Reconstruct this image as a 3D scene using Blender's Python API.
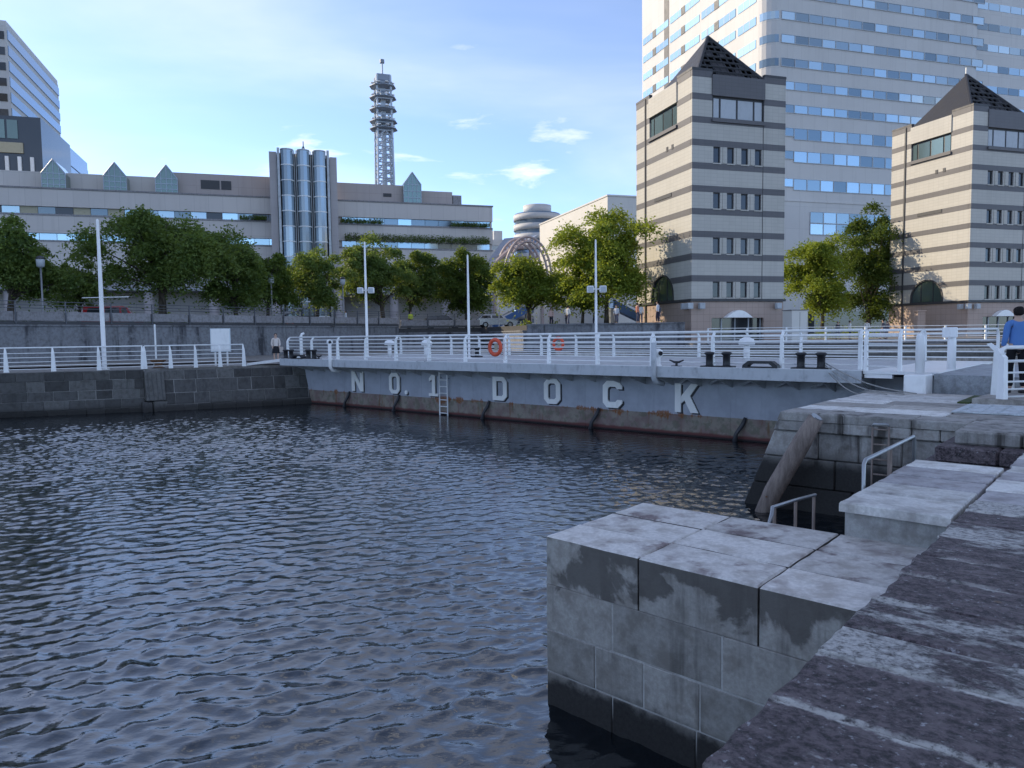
import bpy, bmesh, math, random
import numpy as np
from mathutils import Vector, Matrix
random.seed(7)
PI = math.pi
for o in list(bpy.data.objects): bpy.data.objects.remove(o)
SC = bpy.context.scene
COL = SC.collection
R = math.radians

# ------------------------------------------------------------------ camera
cam = bpy.data.cameras.new('camera'); co = bpy.data.objects.new('camera', cam); COL.objects.link(co)
cam.sensor_width = 36; cam.lens = 26.0; cam.clip_end = 3000; cam.clip_start = 0.05
co.matrix_world = Matrix.Translation((0, 0, 1.5)) @ Matrix.Rotation(R(90-3.8), 4, 'X') @ Matrix.Rotation(-0.013, 4, 'Z')
SC.camera = co

# ------------------------------------------------------------------ sky, sun, exposure
SUN_EL, SUN_AZ = R(27), R(-65)          # azimuth clockwise from +Y (the view direction)
w = bpy.data.worlds.new('World'); SC.world = w; w.use_nodes = True
nt = w.node_tree; nt.nodes.clear()
N = nt.nodes.new; L = nt.links.new
wo = N('ShaderNodeOutputWorld'); bg = N('ShaderNodeBackground'); sky = N('ShaderNodeTexSky')
sky.sky_type = 'NISHITA'; sky.sun_disc = False; sky.sun_elevation = SUN_EL; sky.sun_rotation = SUN_AZ
sky.air_density = 0.54; sky.dust_density = 0.2; sky.ozone_density = 3.2; sky.altitude = 10
bg.inputs['Strength'].default_value = 0.15
# thin clouds: noise over the direction vector flattened on to a cloud deck
tc = N('ShaderNodeTexCoord'); sep = N('ShaderNodeSeparateXYZ'); L(tc.outputs['Generated'], sep.inputs[0])
def wm(op, a, b=None, clamp=False):
    n = N('ShaderNodeMath'); n.operation = op; n.use_clamp = clamp
    for i, v in enumerate((a, b)):
        if v is None: continue
        if isinstance(v, (int, float)): n.inputs[i].default_value = v
        else: L(v, n.inputs[i])
    return n.outputs[0]
zz = wm('ADD', wm('MAXIMUM', sep.outputs[2], 0.0), 0.22)
cx = wm('DIVIDE', sep.outputs[0], zz); cy = wm('DIVIDE', sep.outputs[1], zz)
cmb = N('ShaderNodeCombineXYZ'); L(cx, cmb.inputs[0]); L(cy, cmb.inputs[1])
def wnoise(scale, detail, rough, off, sx=1.0, sy=1.0):
    mp = N('ShaderNodeMapping'); mp.inputs['Location'].default_value = off; mp.inputs['Scale'].default_value = (sx, sy, 1)
    L(cmb.outputs[0], mp.inputs[0]); n = N('ShaderNodeTexNoise'); n.inputs['Scale'].default_value = scale
    n.inputs['Detail'].default_value = detail; n.inputs['Roughness'].default_value = rough
    n.inputs['Distortion'].default_value = 0.4
    L(mp.outputs[0], n.inputs['Vector']); return n.outputs['Fac']
def wramp(v, a, b):
    n = N('ShaderNodeMapRange'); n.interpolation_type = 'SMOOTHSTEP'; L(v, n.inputs[0])
    n.inputs[1].default_value = a; n.inputs[2].default_value = b; return n.outputs[0]
veil = wramp(wnoise(0.8, 6, 0.52, (3.1, 0.4, 0), 0.8, 1.3), 0.40, 0.85)
puff = wm('MULTIPLY', wramp(wnoise(3.6, 8, 0.58, (1.7, 4.2, 0), 0.8, 1.5), 0.51, 0.72), wramp(wnoise(0.9, 2, 0.5, (8.3, 2.2, 0)), 0.36, 0.56))
cl = wm('MAXIMUM', wm('ADD', wm('MULTIPLY', veil, 0.40), 0.07), wm('MULTIPLY', puff, 0.7))
mix = N('ShaderNodeMixRGB'); L(cl, mix.inputs[0]); L(sky.outputs[0], mix.inputs[1]); mix.inputs[2].default_value = (5.0, 4.9, 4.8, 1)
L(mix.outputs[0], bg.inputs[0]); L(bg.outputs[0], wo.inputs[0])
sl = bpy.data.lights.new('sun', 'SUN'); sl.energy = 2.5; sl.angle = R(0.53); sl.color = (1.0, 0.84, 0.60)
so = bpy.data.objects.new('sun', sl); COL.objects.link(so)
sd = Vector((math.sin(SUN_AZ)*math.cos(SUN_EL), math.cos(SUN_AZ)*math.cos(SUN_EL), math.sin(SUN_EL)))
so.rotation_euler = (-sd).to_track_quat('-Z', 'Y').to_euler(); so.location = sd*200
SC.view_settings.view_transform = 'Standard'; SC.view_settings.look = 'None'
SC.view_settings.exposure = 1.14; SC.view_settings.gamma = 1.0; SC.view_settings.use_curve_mapping = False
SC.render.engine = 'CYCLES'

# ------------------------------------------------------------------ helpers
ORG = {}; LAST = [None]
DOCK, GRID = R(-41), R(17.5)           # dock axes (a along the gate, b along the dock) and city grid
def D(a, b, z=0.0):
    c, s = math.cos(DOCK), math.sin(DOCK); return (a*c-b*s, a*s+b*c, z)
def tag(o, label=None, cat=None, group=None, kind=None):
    if label: o['label'] = label
    if cat: o['category'] = cat
    if group: o['group'] = group
    if kind: o['kind'] = kind
    return o
def thing(name, label, cat, loc=(0, 0, 0), rz=0.0, group=None, org=(0, 0, 0)):
    o = bpy.data.objects.new(name, None); COL.objects.link(o); o.empty_display_size = 0.2
    o.location = loc; o.rotation_euler = (0, 0, rz); ORG[o.name] = org
    return tag(o, label, cat, group)
def dthing(name, label, cat, a, b, z, group=None):       # a thing given in dock coordinates
    return thing(name, label, cat, D(a, b, z), DOCK, group, (a, b, z))
class MB:
    def __init__(s, fn=None): s.v = []; s.f = []; s.fn = fn
    def add(s, vs, fs):
        k = len(s.v); s.v += [tuple(v) for v in vs]; s.f += [tuple(i+k for i in f) for f in fs]; return s
    def box(s, x0, x1, y0, y1, z0, z1):
        return s.add([(x0,y0,z0),(x1,y0,z0),(x1,y1,z0),(x0,y1,z0),(x0,y0,z1),(x1,y0,z1),(x1,y1,z1),(x0,y1,z1)],
                     [(0,3,2,1),(4,5,6,7),(0,1,5,4),(1,2,6,5),(2,3,7,6),(3,0,4,7)])
    def cbox(s, x0, x1, y0, y1, z0, z1, c=0.012):
        vs = []; ix = {}
        X = (x0, x1); Y = (y0, y1); Z = (z0, z1); sg = (1, -1)
        for i in (0, 1):
            for j in (0, 1):
                for k in (0, 1):
                    x, y, z = X[i], Y[j], Z[k]; cx, cy, cz = c*sg[i], c*sg[j], c*sg[k]
                    ix[i,j,k] = len(vs); vs += [(x, y+cy, z+cz), (x+cx, y, z+cz), (x+cx, y+cy, z)]
        g = lambda i, j, k, t: ix[i,j,k]+t
        fs = []
        for i in (0, 1): fs.append((g(i,0,0,0), g(i,1,0,0), g(i,1,1,0), g(i,0,1,0)))
        for j in (0, 1): fs.append((g(0,j,0,1), g(1,j,0,1), g(1,j,1,1), g(0,j,1,1)))
        for k in (0, 1): fs.append((g(0,0,k,2), g(1,0,k,2), g(1,1,k,2), g(0,1,k,2)))
        for j in (0, 1):
            for k in (0, 1): fs.append((g(0,j,k,1), g(1,j,k,1), g(1,j,k,2), g(0,j,k,2)))
        for i in (0, 1):
            for k in (0, 1): fs.append((g(i,0,k,0), g(i,1,k,0), g(i,1,k,2), g(i,0,k,2)))
        for i in (0, 1):
            for j in (0, 1): fs.append((g(i,j,0,0), g(i,j,1,0), g(i,j,1,1), g(i,j,0,1)))
        for key, b in ix.items(): fs.append((b, b+1, b+2))
        return s.add(vs, fs)
    def prism(s, pts, z0, z1):
        n = len(pts); vs = [(x, y, z0) for x, y in pts]+[(x, y, z1) for x, y in pts]
        fs = [tuple(range(n))[::-1], tuple(range(n, 2*n))]+[(i, (i+1) % n, (i+1) % n+n, i+n) for i in range(n)]
        return s.add(vs, fs)
    def eprism(s, pts, y0, y1):          # outline in x-z, extruded along y
        n = len(pts); vs = [(x, y0, z) for x, z in pts]+[(x, y1, z) for x, z in pts]
        fs = [tuple(range(n)), tuple(range(n, 2*n))[::-1]]+[(i, (i+1) % n, (i+1) % n+n, i+n) for i in range(n)]
        return s.add(vs, fs)
    def ring(s, outer, inner, y0, y1):   # frame between two loops in x-z
        n = len(outer); vs = []
        for y in (y0, y1): vs += [(x, y, z) for x, z in outer]+[(x, y, z) for x, z in inner]
        fs = []
        for i in range(n):
            j = (i+1) % n
            fs += [(i, j, n+j, n+i), (2*n+i, 3*n+i, 3*n+j, 2*n+j), (i, 2*n+i, 2*n+j, j), (n+i, n+j, 3*n+j, 3*n+i)]
        return s.add(vs, fs)
    def tube(s, pts, r, n=8, caps=True):
        pts = [Vector(p) for p in pts]; rs = r if isinstance(r, (list, tuple)) else [r]*len(pts)
        vs = []; fs = []; m = len(pts)
        ref = None
        for i, p in enumerate(pts):
            t = (pts[min(i+1, m-1)]-pts[max(i-1, 0)]).normalized()
            if ref is None:
                ref = Vector((0, 0, 1)) if abs(t.z) < 0.9 else Vector((1, 0, 0))
            a = (ref-t*ref.dot(t)).normalized(); ref = a; b = t.cross(a)
            for k in range(n):
                q = 2*PI*k/n; vs.append(p+(a*math.cos(q)+b*math.sin(q))*rs[i])
        for i in range(m-1):
            for k in range(n):
                k2 = (k+1) % n; fs.append((i*n+k, i*n+k2, (i+1)*n+k2, (i+1)*n+k))
        if caps: fs += [tuple(range(n))[::-1], tuple(range((m-1)*n, m*n))]
        return s.add(vs, fs)
    def lathe(s, prof, c=(0, 0, 0), n=16):
        vs = []; fs = []; m = len(prof)
        for r, z in prof:
            for k in range(n):
                q = 2*PI*k/n; vs.append((c[0]+max(r, 1e-4)*math.cos(q), c[1]+max(r, 1e-4)*math.sin(q), c[2]+z))
        for i in range(m-1):
            for k in range(n):
                k2 = (k+1) % n; fs.append((i*n+k, i*n+k2, (i+1)*n+k2, (i+1)*n+k))
        fs += [tuple(range(n))[::-1], tuple(range((m-1)*n, m*n))]
        return s.add(vs, fs)
    def slab(s, q, z0, z1, c=0.012, jit=0.008, n=3):   # stone slab with uneven, worn edges
        pts = []
        for i in range(4):
            a, b = Vector(q[i]), Vector(q[(i+1) % 4]); d = (b-a); nn = Vector((d.y, -d.x)).normalized()
            for k in range(n):
                j = random.uniform(-jit, jit) if k else 0
                pts.append(a+d*(k/n)+nn*j)
        ctr = sum(pts, Vector((0, 0)))/len(pts); m = len(pts)
        ins = []
        for i, p in enumerate(pts):
            a, b = pts[i-1], pts[(i+1) % m]; d = (b-a).normalized(); nn = Vector((-d.y, d.x))
            if nn.dot(ctr-p) < 0: nn = -nn
            ins.append(p+nn*c*random.uniform(.7, 1.5))
        vs = [(p.x, p.y, z0) for p in pts]+[(p.x, p.y, z1-c*random.uniform(.6, 1.3)) for p in pts]+[(p.x, p.y, z1) for p in ins]
        fs = [tuple(range(m))[::-1], tuple(range(2*m, 3*m))]
        for i in range(m):
            j = (i+1) % m; fs += [(i, j, m+j, m+i), (m+i, m+j, 2*m+j, 2*m+i)]
        return s.add(vs, fs)
    def mesh(s, name, mat, org=(0, 0, 0), smooth=False):
        v = [s.fn(p) for p in s.v] if s.fn else s.v
        v = [(p[0]-org[0], p[1]-org[1], p[2]-org[2]) for p in v]
        me = bpy.data.meshes.new(name); me.from_pydata(v, [], s.f)
        if len(s.f) < 30000:
            bm = bmesh.new(); bm.from_mesh(me); bmesh.ops.recalc_face_normals(bm, faces=bm.faces); bm.to_mesh(me); bm.free()
        for m in (mat if isinstance(mat, (list, tuple)) else [mat]): me.materials.append(m)
        if smooth: me.shade_smooth()
        return me
    def build(s, name, mat, parent=None, smooth=False, org=None, loc=None, rz=0.0):
        og = org or (ORG.get(parent.name, (0, 0, 0)) if parent else (0, 0, 0))
        o = bpy.data.objects.new(name, s.mesh(name, mat, og, smooth)); COL.objects.link(o)
        if parent: o.parent = parent
        if loc: o.location = loc
        o.rotation_euler = (0, 0, rz); ORG[o.name] = og; LAST[0] = o
        return o
    def dbuild(s, name, mat, a, b, z, smooth=False):   # top-level mesh given in dock coordinates
        return s.build(name, mat, None, smooth, (a, b, z), D(a, b, z), DOCK)
def inst(name, me, parent, loc=(0, 0, 0), rot=(0, 0, 0), scale=(1, 1, 1)):   # piece sharing mesh data
    o = bpy.data.objects.new(name, me); COL.objects.link(o); o.parent = parent
    g = ORG.get(parent.name, (0, 0, 0)) if parent else (0, 0, 0)
    o.location = (loc[0]-g[0], loc[1]-g[1], loc[2]-g[2]); o.rotation_euler = rot; o.scale = scale; ORG[o.name] = (0, 0, 0)
    return o
def copy_tree(o, parent=None):
    c = o.copy(); COL.objects.link(c); c.parent = parent
    for ch in list(o.children): copy_tree(ch, c)
    return c

# ------------------------------------------------------------------ materials
class MT:
    def __init__(s, name):
        s.m = bpy.data.materials.new(name); s.m.use_nodes = True; s.t = s.m.node_tree
        s.b = s.t.nodes['Principled BSDF']; s.out = s.t.nodes['Material Output']
    def n(s, kind, **kw):
        x = s.t.nodes.new(kind)
        for k, v in kw.items(): setattr(x, k, v)
        return x
    def put(s, sock, v):
        if isinstance(v, bpy.types.NodeSocket): s.t.links.new(v, sock)
        elif isinstance(v, (tuple, list)) and len(v) == 3 and sock.type == 'RGBA': sock.default_value = (*v, 1)
        else: sock.default_value = v
    def math(s, op, a, b=0.0, clamp=False):
        x = s.n('ShaderNodeMath', operation=op, use_clamp=clamp); s.put(x.inputs[0], a); s.put(x.inputs[1], b); return x.outputs[0]
    def pos(s): return s.n('ShaderNodeNewGeometry').outputs['Position']
    def obj(s): return s.n('ShaderNodeTexCoord').outputs['Object']
    def rnd(s): return s.n('ShaderNodeObjectInfo').outputs['Random']
    def z(s):
        x = s.n('ShaderNodeSeparateXYZ'); s.put(x.inputs[0], s.pos()); return x.outputs[2]
    def mapping(s, v, rot=0.0, scale=(1, 1, 1), loc=(0, 0, 0)):
        x = s.n('ShaderNodeMapping'); s.put(x.inputs[0], v); x.inputs['Rotation'].default_value = (0, 0, rot)
        x.inputs['Scale'].default_value = scale; s.put(x.inputs['Location'], loc); return x.outputs[0]
    def noise(s, v, scale, detail=4, rough=0.55, dist=0.0):
        x = s.n('ShaderNodeTexNoise'); s.put(x.inputs['Vector'], v); x.inputs['Scale'].default_value = scale
        x.inputs['Detail'].default_value = detail; x.inputs['Roughness'].default_value = rough; x.inputs['Distortion'].default_value = dist
        return x.outputs['Fac']
    def step(s, v, a, b, lo=0.0, hi=1.0):
        x = s.n('ShaderNodeMapRange', interpolation_type='SMOOTHSTEP'); s.put(x.inputs[0], v)
        s.put(x.inputs[1], a); s.put(x.inputs[2], b); x.inputs[3].default_value = lo; x.inputs[4].default_value = hi; return x.outputs[0]
    def mix(s, f, a, b, mode='MIX'):
        x = s.n('ShaderNodeMixRGB', blend_type=mode); s.put(x.inputs[0], f); s.put(x.inputs[1], a); s.put(x.inputs[2], b); return x.outputs[0]
    def tint(s, col, lo, hi, r=None):       # brightness varies piece by piece
        k = s.step(r or s.rnd(), 0.0, 1.0, lo, hi); x = s.n('ShaderNodeVectorMath', operation='SCALE')
        s.put(x.inputs[0], col); s.put(x.inputs[3], k); return x.outputs[0]
    def bump(s, h, strength=0.3, dist=0.01):
        x = s.n('ShaderNodeBump'); s.put(x.inputs['Height'], h); x.inputs['Strength'].default_value = strength
        x.inputs['Distance'].default_value = dist; s.put(s.b.inputs['Normal'], x.outputs[0])
    def done(s, col, rough=0.6, metal=0.0, spec=0.5):
        s.put(s.b.inputs['Base Color'], col); s.put(s.b.inputs['Roughness'], rough); s.put(s.b.inputs['Metallic'], metal)
        s.b.inputs['Specular IOR Level'].default_value = spec
        return s.m
def paint(name, c, rough=0.45, dirt=0.12, metal=0.0, spec=0.4, scale=2.5):
    m = MT(name); p = m.pos(); n = m.noise(p, scale, 6, 0.65); n2 = m.noise(m.mapping(p, 0, (1, 1, .25)), scale*4, 4, 0.6)
    f = m.math('MULTIPLY', m.step(n, .42, .72), m.step(n2, .35, .7))
    col = m.mix(m.math('MULTIPLY', f, dirt*4, True), c, tuple(x*.55+.02 for x in c))
    return m.done(m.tint(col, .94, 1.04), m.step(n, .3, .7, rough*.85, rough*1.2), metal, spec)
def glass(name, c, rough=0.06, metal=0.75, lo=.75, hi=1.15):
    m = MT(name); col = m.tint(c, lo, hi); p = m.pos()
    m.bump(m.noise(p, .35, 2, .5), .12, .05)
    return m.done(col, rough, metal, .6)
M = {}
M['white'] = paint('white_paint', (.84, .84, .83), .4, .10)
M['white_far'] = paint('white_metal', (.80, .80, .79), .5, .1)
M['black'] = paint('black_paint', (.018, .018, .022), .4, .1)
M['dark'] = paint('dark_metal', (.05, .05, .055), .5, .2)
M['steel'] = paint('galvanised_steel', (.33, .34, .35), .35, .25, .6)
M['rust'] = paint('rusty_steel', (.16, .085, .045), .8, .5)
M['deck'] = paint('deck_edge_paint', (.50, .52, .54), .5, .25)
M['deckfloor'] = paint('deck_floor', (.50, .50, .50), .7, .3)
M['orange'] = paint('lifebuoy_orange', (.72, .10, .045), .5, .12)
M['rope'] = paint('rope_fibre', (.32, .31, .29), .9, .3)
M['fencegrey'] = paint('fence_grey', (.10, .105, .12), .5, .2)
M['skin'] = paint('skin', (.50, .33, .25), .55, 0)
M['hair'] = paint('black_hair', (.015, .012, .012), .5, 0)
M['sign'] = paint('sign_board', (.66, .72, .76), .5, .06)

# --- stone and concrete
def quaystone():                              # foreground slabs: purplish dark stone, pale lichen bloom
    m = MT('weathered_quay_stone'); p = m.pos(); r = m.rnd()
    off = m.n('ShaderNodeCombineXYZ'); m.put(off.inputs[0], m.math('MULTIPLY', r, 37.0)); m.put(off.inputs[1], m.math('MULTIPLY', r, 11.0))
    q = m.mapping(m.mapping(p, R(41)), 0, (.9, 1.7, 1), off.outputs[0])
    big = m.noise(q, 1.3, 9, .66, .35); fine = m.noise(p, 22, 9, .80); mid = m.noise(q, 5, 9, .74, .3)
    dark = m.mix(m.step(fine, .40, .60), (.018, .014, .016), (.150, .118, .124))
    dark = m.mix(m.step(mid, .46, .68), dark, (.185, .150, .152))
    pl = m.n('ShaderNodeSeparateColor'); m.put(pl.inputs[0], m.n('ShaderNodeObjectInfo').outputs['Color']); thr = m.math('SUBTRACT', .66, m.math('MULTIPLY', pl.outputs[0], .26))
    thr2 = m.math('ADD', thr, .075)
    v = m.math('ADD', m.math('MULTIPLY', big, .62), m.math('MULTIPLY', mid, .38))
    pale = m.mix(m.step(fine, .3, .7), (.30, .285, .27), (.60, .58, .55))
    f = m.math('MULTIPLY', m.step(v, thr, thr2), m.step(fine, .30, .50))
    col = m.mix(f, dark, pale)
    spk = m.step(m.noise(p, 24, 6, .72), .585, .64)
    col = m.mix(m.math('MULTIPLY', spk, m.step(mid, .42, .56)), col, (.36, .35, .36))
    oy = m.n('ShaderNodeSeparateXYZ'); m.put(oy.inputs[0], m.obj())
    d0 = m.math('SUBTRACT', oy.outputs[1], m.math('SUBTRACT', m.math('MULTIPLY', pl.outputs[1], 40.0), 10.0)); d1 = m.math('SUBTRACT', m.math('SUBTRACT', m.math('MULTIPLY', pl.outputs[2], 40.0), 10.0), oy.outputs[1])
    dj = m.math('ADD', m.math('MINIMUM', d0, d1), m.math('MULTIPLY', m.math('SUBTRACT', m.noise(p, 9, 6, .7), .5), .13))
    bl = m.math('MULTIPLY', m.step(dj, .012, .045, 1, 0), m.math('MULTIPLY', m.step(m.noise(p, 1.9, 3, .5), .42, .56), m.step(fine, .32, .5)))
    col = m.mix(bl, col, (.56, .54, .50))
    oc = m.math('MULTIPLY', m.step(m.noise(p, 2.4, 3, .5), .70, .76), m.step(fine, .42, .6))
    col = m.mix(oc, col, (.22, .13, .03))
    h = m.math('ADD', m.math('ADD', m.math('MULTIPLY', fine, .6), m.math('MULTIPLY', mid, 1.1)), m.math('MULTIPLY', f, .35))
    m.bump(h, .9, .02)
    return m.done(col, m.step(fine, .3, .7, .55, .9), 0, .35)
M['quay'] = quaystone()
def concrete(name, c, cdark, wet0=None, wet1=None, stain=.5, topstain=None, seed=0.0, lo=.85, hi=1.12, dscale=7):
    m = MT(name); p = m.mapping(m.pos(), 0, (1, 1, 1), (seed, seed*2, seed)); z = m.z(); r = m.rnd()
    off = m.n('ShaderNodeCombineXYZ'); m.put(off.inputs[0], m.math('MULTIPLY', r, 23.0)); m.put(off.inputs[2], m.math('MULTIPLY', r, 9.0))
    q = m.mapping(p, 0, (1, 1, 1), off.outputs[0])
    big = m.noise(q, 1.1, 7, .6, .3); fine = m.noise(p, 26, 6, .68); mid = m.noise(q, 5, 7, .65)
    drip = m.noise(m.mapping(p, 0, (1, 1, .10)), dscale, 5, .6)
    col = m.mix(m.step(fine, .3, .7), tuple(x*.82 for x in c), tuple(min(1, x*1.1) for x in c))
    col = m.mix(m.math('MULTIPLY', m.step(mid, .42, .68), .75), col, (c[0]*.56, c[1]*.53, c[2]*.50))
    col = m.mix(m.math('MULTIPLY', m.math('MULTIPLY', m.step(drip, .47, .68), m.step(big, .36, .6)), stain), col, cdark)
    if topstain:                               # damp patches creeping down from the coping, sharp outline
        v = m.math('ADD', m.math('ADD', m.noise(q, 1.7, 5, .55, .5), m.math('MULTIPLY', m.math('SUBTRACT', fine, .5), .10)), m.math('MULTIPLY', m.math('SUBTRACT', z, topstain[0]), topstain[1]))
        col = m.mix(m.math('MULTIPLY', m.step(v, .485, .545), .8), col, tuple(x*.9 for x in cdark))
    if wet0 is not None:
        v = m.math('ADD', z, m.math('MULTIPLY', m.math('SUBTRACT', mid, .5), .35))
        col = m.mix(m.step(v, wet0, wet1, 1, 0), col, (.028, .026, .024))
    m.bump(m.math('ADD', fine, m.math('MULTIPLY', mid, 1.2)), .4, .01)
    rough = m.step(fine, .3, .7, .6, .88)
    return m.done(m.tint(col, lo, hi), rough, 0, .35)
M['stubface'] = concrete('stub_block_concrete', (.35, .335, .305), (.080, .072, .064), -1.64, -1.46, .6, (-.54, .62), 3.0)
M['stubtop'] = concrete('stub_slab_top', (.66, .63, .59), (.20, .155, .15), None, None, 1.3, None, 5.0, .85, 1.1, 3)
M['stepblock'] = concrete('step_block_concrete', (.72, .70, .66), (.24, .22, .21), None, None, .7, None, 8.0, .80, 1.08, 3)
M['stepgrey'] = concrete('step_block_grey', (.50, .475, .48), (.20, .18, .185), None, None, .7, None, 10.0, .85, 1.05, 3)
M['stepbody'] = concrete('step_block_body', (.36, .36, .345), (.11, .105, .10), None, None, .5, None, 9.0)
M['pier'] = concrete('pier_concrete', (.42, .40, .37), (.06, .052, .045), -1.05, -.62, .95, None, 12.0, .75, 1.12, 4)
M['piertop'] = concrete('pier_paving', (.46, .43, .39), (.14, .125, .11), None, None, .7, None, 14.0, .7, 1.2, 3)
M['oldstone'] = concrete('old_harbour_stone', (.085, .083, .08), (.028, .028, .029), -1.75, -1.42, .6, None, 17.0, .72, 1.25)
M['oldpale'] = concrete('old_harbour_stone_pale', (.13, .127, .12), (.042, .041, .041), -1.75, -1.40, .6, None, 19.0, .8, 1.15)
M['mortar'] = concrete('mortar', (.55, .54, .51), (.3, .3, .28), -1.80, -1.5, .2, None, 21.0)
M['mortarm'] = concrete('mortar_mid', (.34, .33, .31), (.16, .16, .15), -1.75, -1.4, .3, None, 23.0)
M['mortard'] = concrete('mortar_dark', (.10, .10, .10), (.05, .05, .05), -1.75, -1.4, .2, None, 22.0)
M['retain'] = concrete('retaining_concrete', (.21, .215, .23), (.045, .045, .052), None, None, 1.05, None, 25.0, .9, 1.08, 1.6)
M['parapet'] = concrete('parapet_stone', (.30, .29, .30), (.16, .15, .15), None, None, .4, None, 27.0, .85, 1.1)
M['asphalt'] = concrete('asphalt', (.055, .055, .057), (.035, .035, .035), None, None, .4, None, 30.0)
M['paving'] = concrete('plaza_paving', (.27, .255, .235), (.14, .13, .12), None, None, .4, None, 31.0)
M['plate'] = concrete('ribbed_plate', (.48, .52, .54), (.30, .31, .32), None, None, .25, None, 33.0)
M['ramp'] = concrete('ramp_concrete', (.38, .40, .42), (.18, .18, .19), None, None, .4, None, 35.0)
M['seabed'] = concrete('ground_soil', (.06, .055, .05), (.04, .04, .035), None, None, .4, None, 36.0)
M['moss'] = paint('moss', (.05, .07, .02), .95, .4)

# --- gate hull: grey-blue topsides, dull boot-topping with rust
def hullmat():
    m = MT('gate_hull_paint'); p = m.pos(); z = m.z()
    n = m.noise(p, 1.6, 7, .62); f = m.noise(p, 18, 5, .65); dr = m.noise(m.mapping(p, 0, (1, 1, .1)), 3.2, 6, .7)
    top = m.mix(m.step(n, .35, .7), (.40, .42, .465), (.32, .335, .375))
    top = m.mix(m.math('MULTIPLY', m.step(dr, .55, .75), .35), top, (.15, .155, .18))
    low = m.mix(m.step(n, .38, .62), (.21, .145, .13), (.27, .235, .19))
    low = m.mix(m.math('MULTIPLY', m.step(m.noise(p, 4, 5, .6), .5, .62), .55), low, (.12, .13, .085))
    low = m.mix(m.math('MULTIPLY', m.step(dr, .56, .66), .75), low, (.17, .075, .03))
    zb = m.math('ADD', z, m.math('MULTIPLY', m.math('SUBTRACT', f, .5), .03))
    rz_ = m.math('SUBTRACT', 1.0, m.math('ABSOLUTE', m.math('MULTIPLY', m.math('ADD', z, 1.17), 3.4)), True)
    ru = m.step(m.math('ADD', m.math('MULTIPLY', m.noise(p, .42, 2, .5), .55), m.math('ADD', m.math('MULTIPLY', dr, .45), m.math('MULTIPLY', rz_, .14))), .665, .70)
    low = m.mix(m.math('MULTIPLY', ru, m.step(f, .3, .55)), low, (.22, .085, .028)); top = m.mix(m.math('MULTIPLY', m.math('MULTIPLY', ru, m.step(z, -1.0, -1.12)), m.step(f, .3, .5)), top, (.24, .095, .035))
    foot = m.step(m.math('ADD', z, m.math('MULTIPLY', n, .10)), -1.70, -1.62, 1, 0)
    low = m.mix(foot, low, (.13, .045, .04))
    low = m.mix(m.step(z, -1.83, -1.76, 1, 0), low, (.02, .015, .015))
    col = m.mix(m.step(zb, -1.17, -1.15), low, top)
    m.bump(m.math('ADD', m.math('MULTIPLY', n, 2.0), f), .18, .02)
    return m.done(col, m.step(zb, -1.18, -1.14, .8, .42), 0, .4)
M['hull'] = hullmat()
# --- buildings
def panelled(name, c, sx, sz, rot=GRID, c2=None, lo=.97, hi=1.03, joint=.75, rough=.6, mort=.012):
    m = MT(name); p = m.pos(); q = m.mapping(p, -rot)
    sx_ = m.n('ShaderNodeSeparateXYZ'); m.put(sx_.inputs[0], q)
    cm = m.n('ShaderNodeCombineXYZ'); m.put(cm.inputs[0], m.math('ADD', sx_.outputs[0], sx_.outputs[1])); m.put(cm.inputs[1], sx_.outputs[2])
    b = m.n('ShaderNodeTexBrick'); m.put(b.inputs['Vector'], cm.outputs[0]); b.offset = 0.0
    b.inputs['Scale'].default_value = 1.0; b.inputs['Brick Width'].default_value = sx; b.inputs['Row Height'].default_value = sz
    b.inputs['Mortar Size'].default_value = mort; b.inputs['Mortar Smooth'].default_value = .3
    c2 = c2 or tuple(x*.95 for x in c)
    m.put(b.inputs['Color1'], c); m.put(b.inputs['Color2'], c2); m.put(b.inputs['Mortar'], tuple(x*joint for x in c))
    dr = m.noise(m.mapping(p, 0, (1, 1, .08)), 1.2, 6, .65); n = m.noise(p, .25, 5, .6)
    col = m.mix(m.math('MULTIPLY', m.step(dr, .5, .75), .22), b.outputs['Color'], tuple(x*.6 for x in c))
    col = m.mix(m.math('MULTIPLY', m.step(n, .4, .7), .12), col, tuple(x*.7 for x in c))
    return m.done(m.tint(col, lo, hi), rough, 0, .3)
M['cream'] = panelled('cream_tile', (.48, .46, .415), .6, .3)
M['charcoal'] = panelled('charcoal_tile', (.125, .12, .125), .6, .3, rough=.5)
M['pink'] = panelled('pink_granite', (.42, .32, .27), .6, .6, joint=.6)
M['hotel'] = panelled('hotel_panel', (.56, .545, .53), 2.8, 3.85, joint=.8, mort=.03)
M['mall'] = panelled('mall_panel', (.56, .52, .49), 1.8, 2.6, joint=.8, mort=.03)
M['mallup'] = panelled('mall_upper_panel', (.42, .365, .345), 1.8, 1.6, joint=.8, mort=.03)
M['pier_mall'] = panelled('mall_column', (.40, .37, .37), 2.0, 1.2, joint=.75)
M['whiteblock'] = panelled('white_block_panel', (.62, .60, .56), 6, 4, joint=.94)
M['officewhite'] = panelled('office_panel', (.5, .5, .5), 3, 3.6)
M['glass'] = glass('sky_glass', (.32, .41, .46), .08, .6, .5, 1.3)
M['glassd'] = glass('dark_glass', (.035, .042, .05), .08, .12, .6, 1.4)
M['glassg'] = glass('green_glass', (.16, .22, .20), .1, .5)
M['glasslift'] = glass('lift_glass', (.28, .33, .36), .16, .6, .7, 1.25)
M['glasslight'] = glass('pale_glass', (.45, .62, .70), .1, .7, .8, 1.15)
M['glasst'] = glass('tower_glass', (.24, .33, .44), .12, .6, .85, 1.1)
M['warm'] = paint('curtain_cream', (.40, .37, .27), .8, .1)
M['blind'] = paint('window_blind', (.42, .45, .48), .5, .1)
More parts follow.
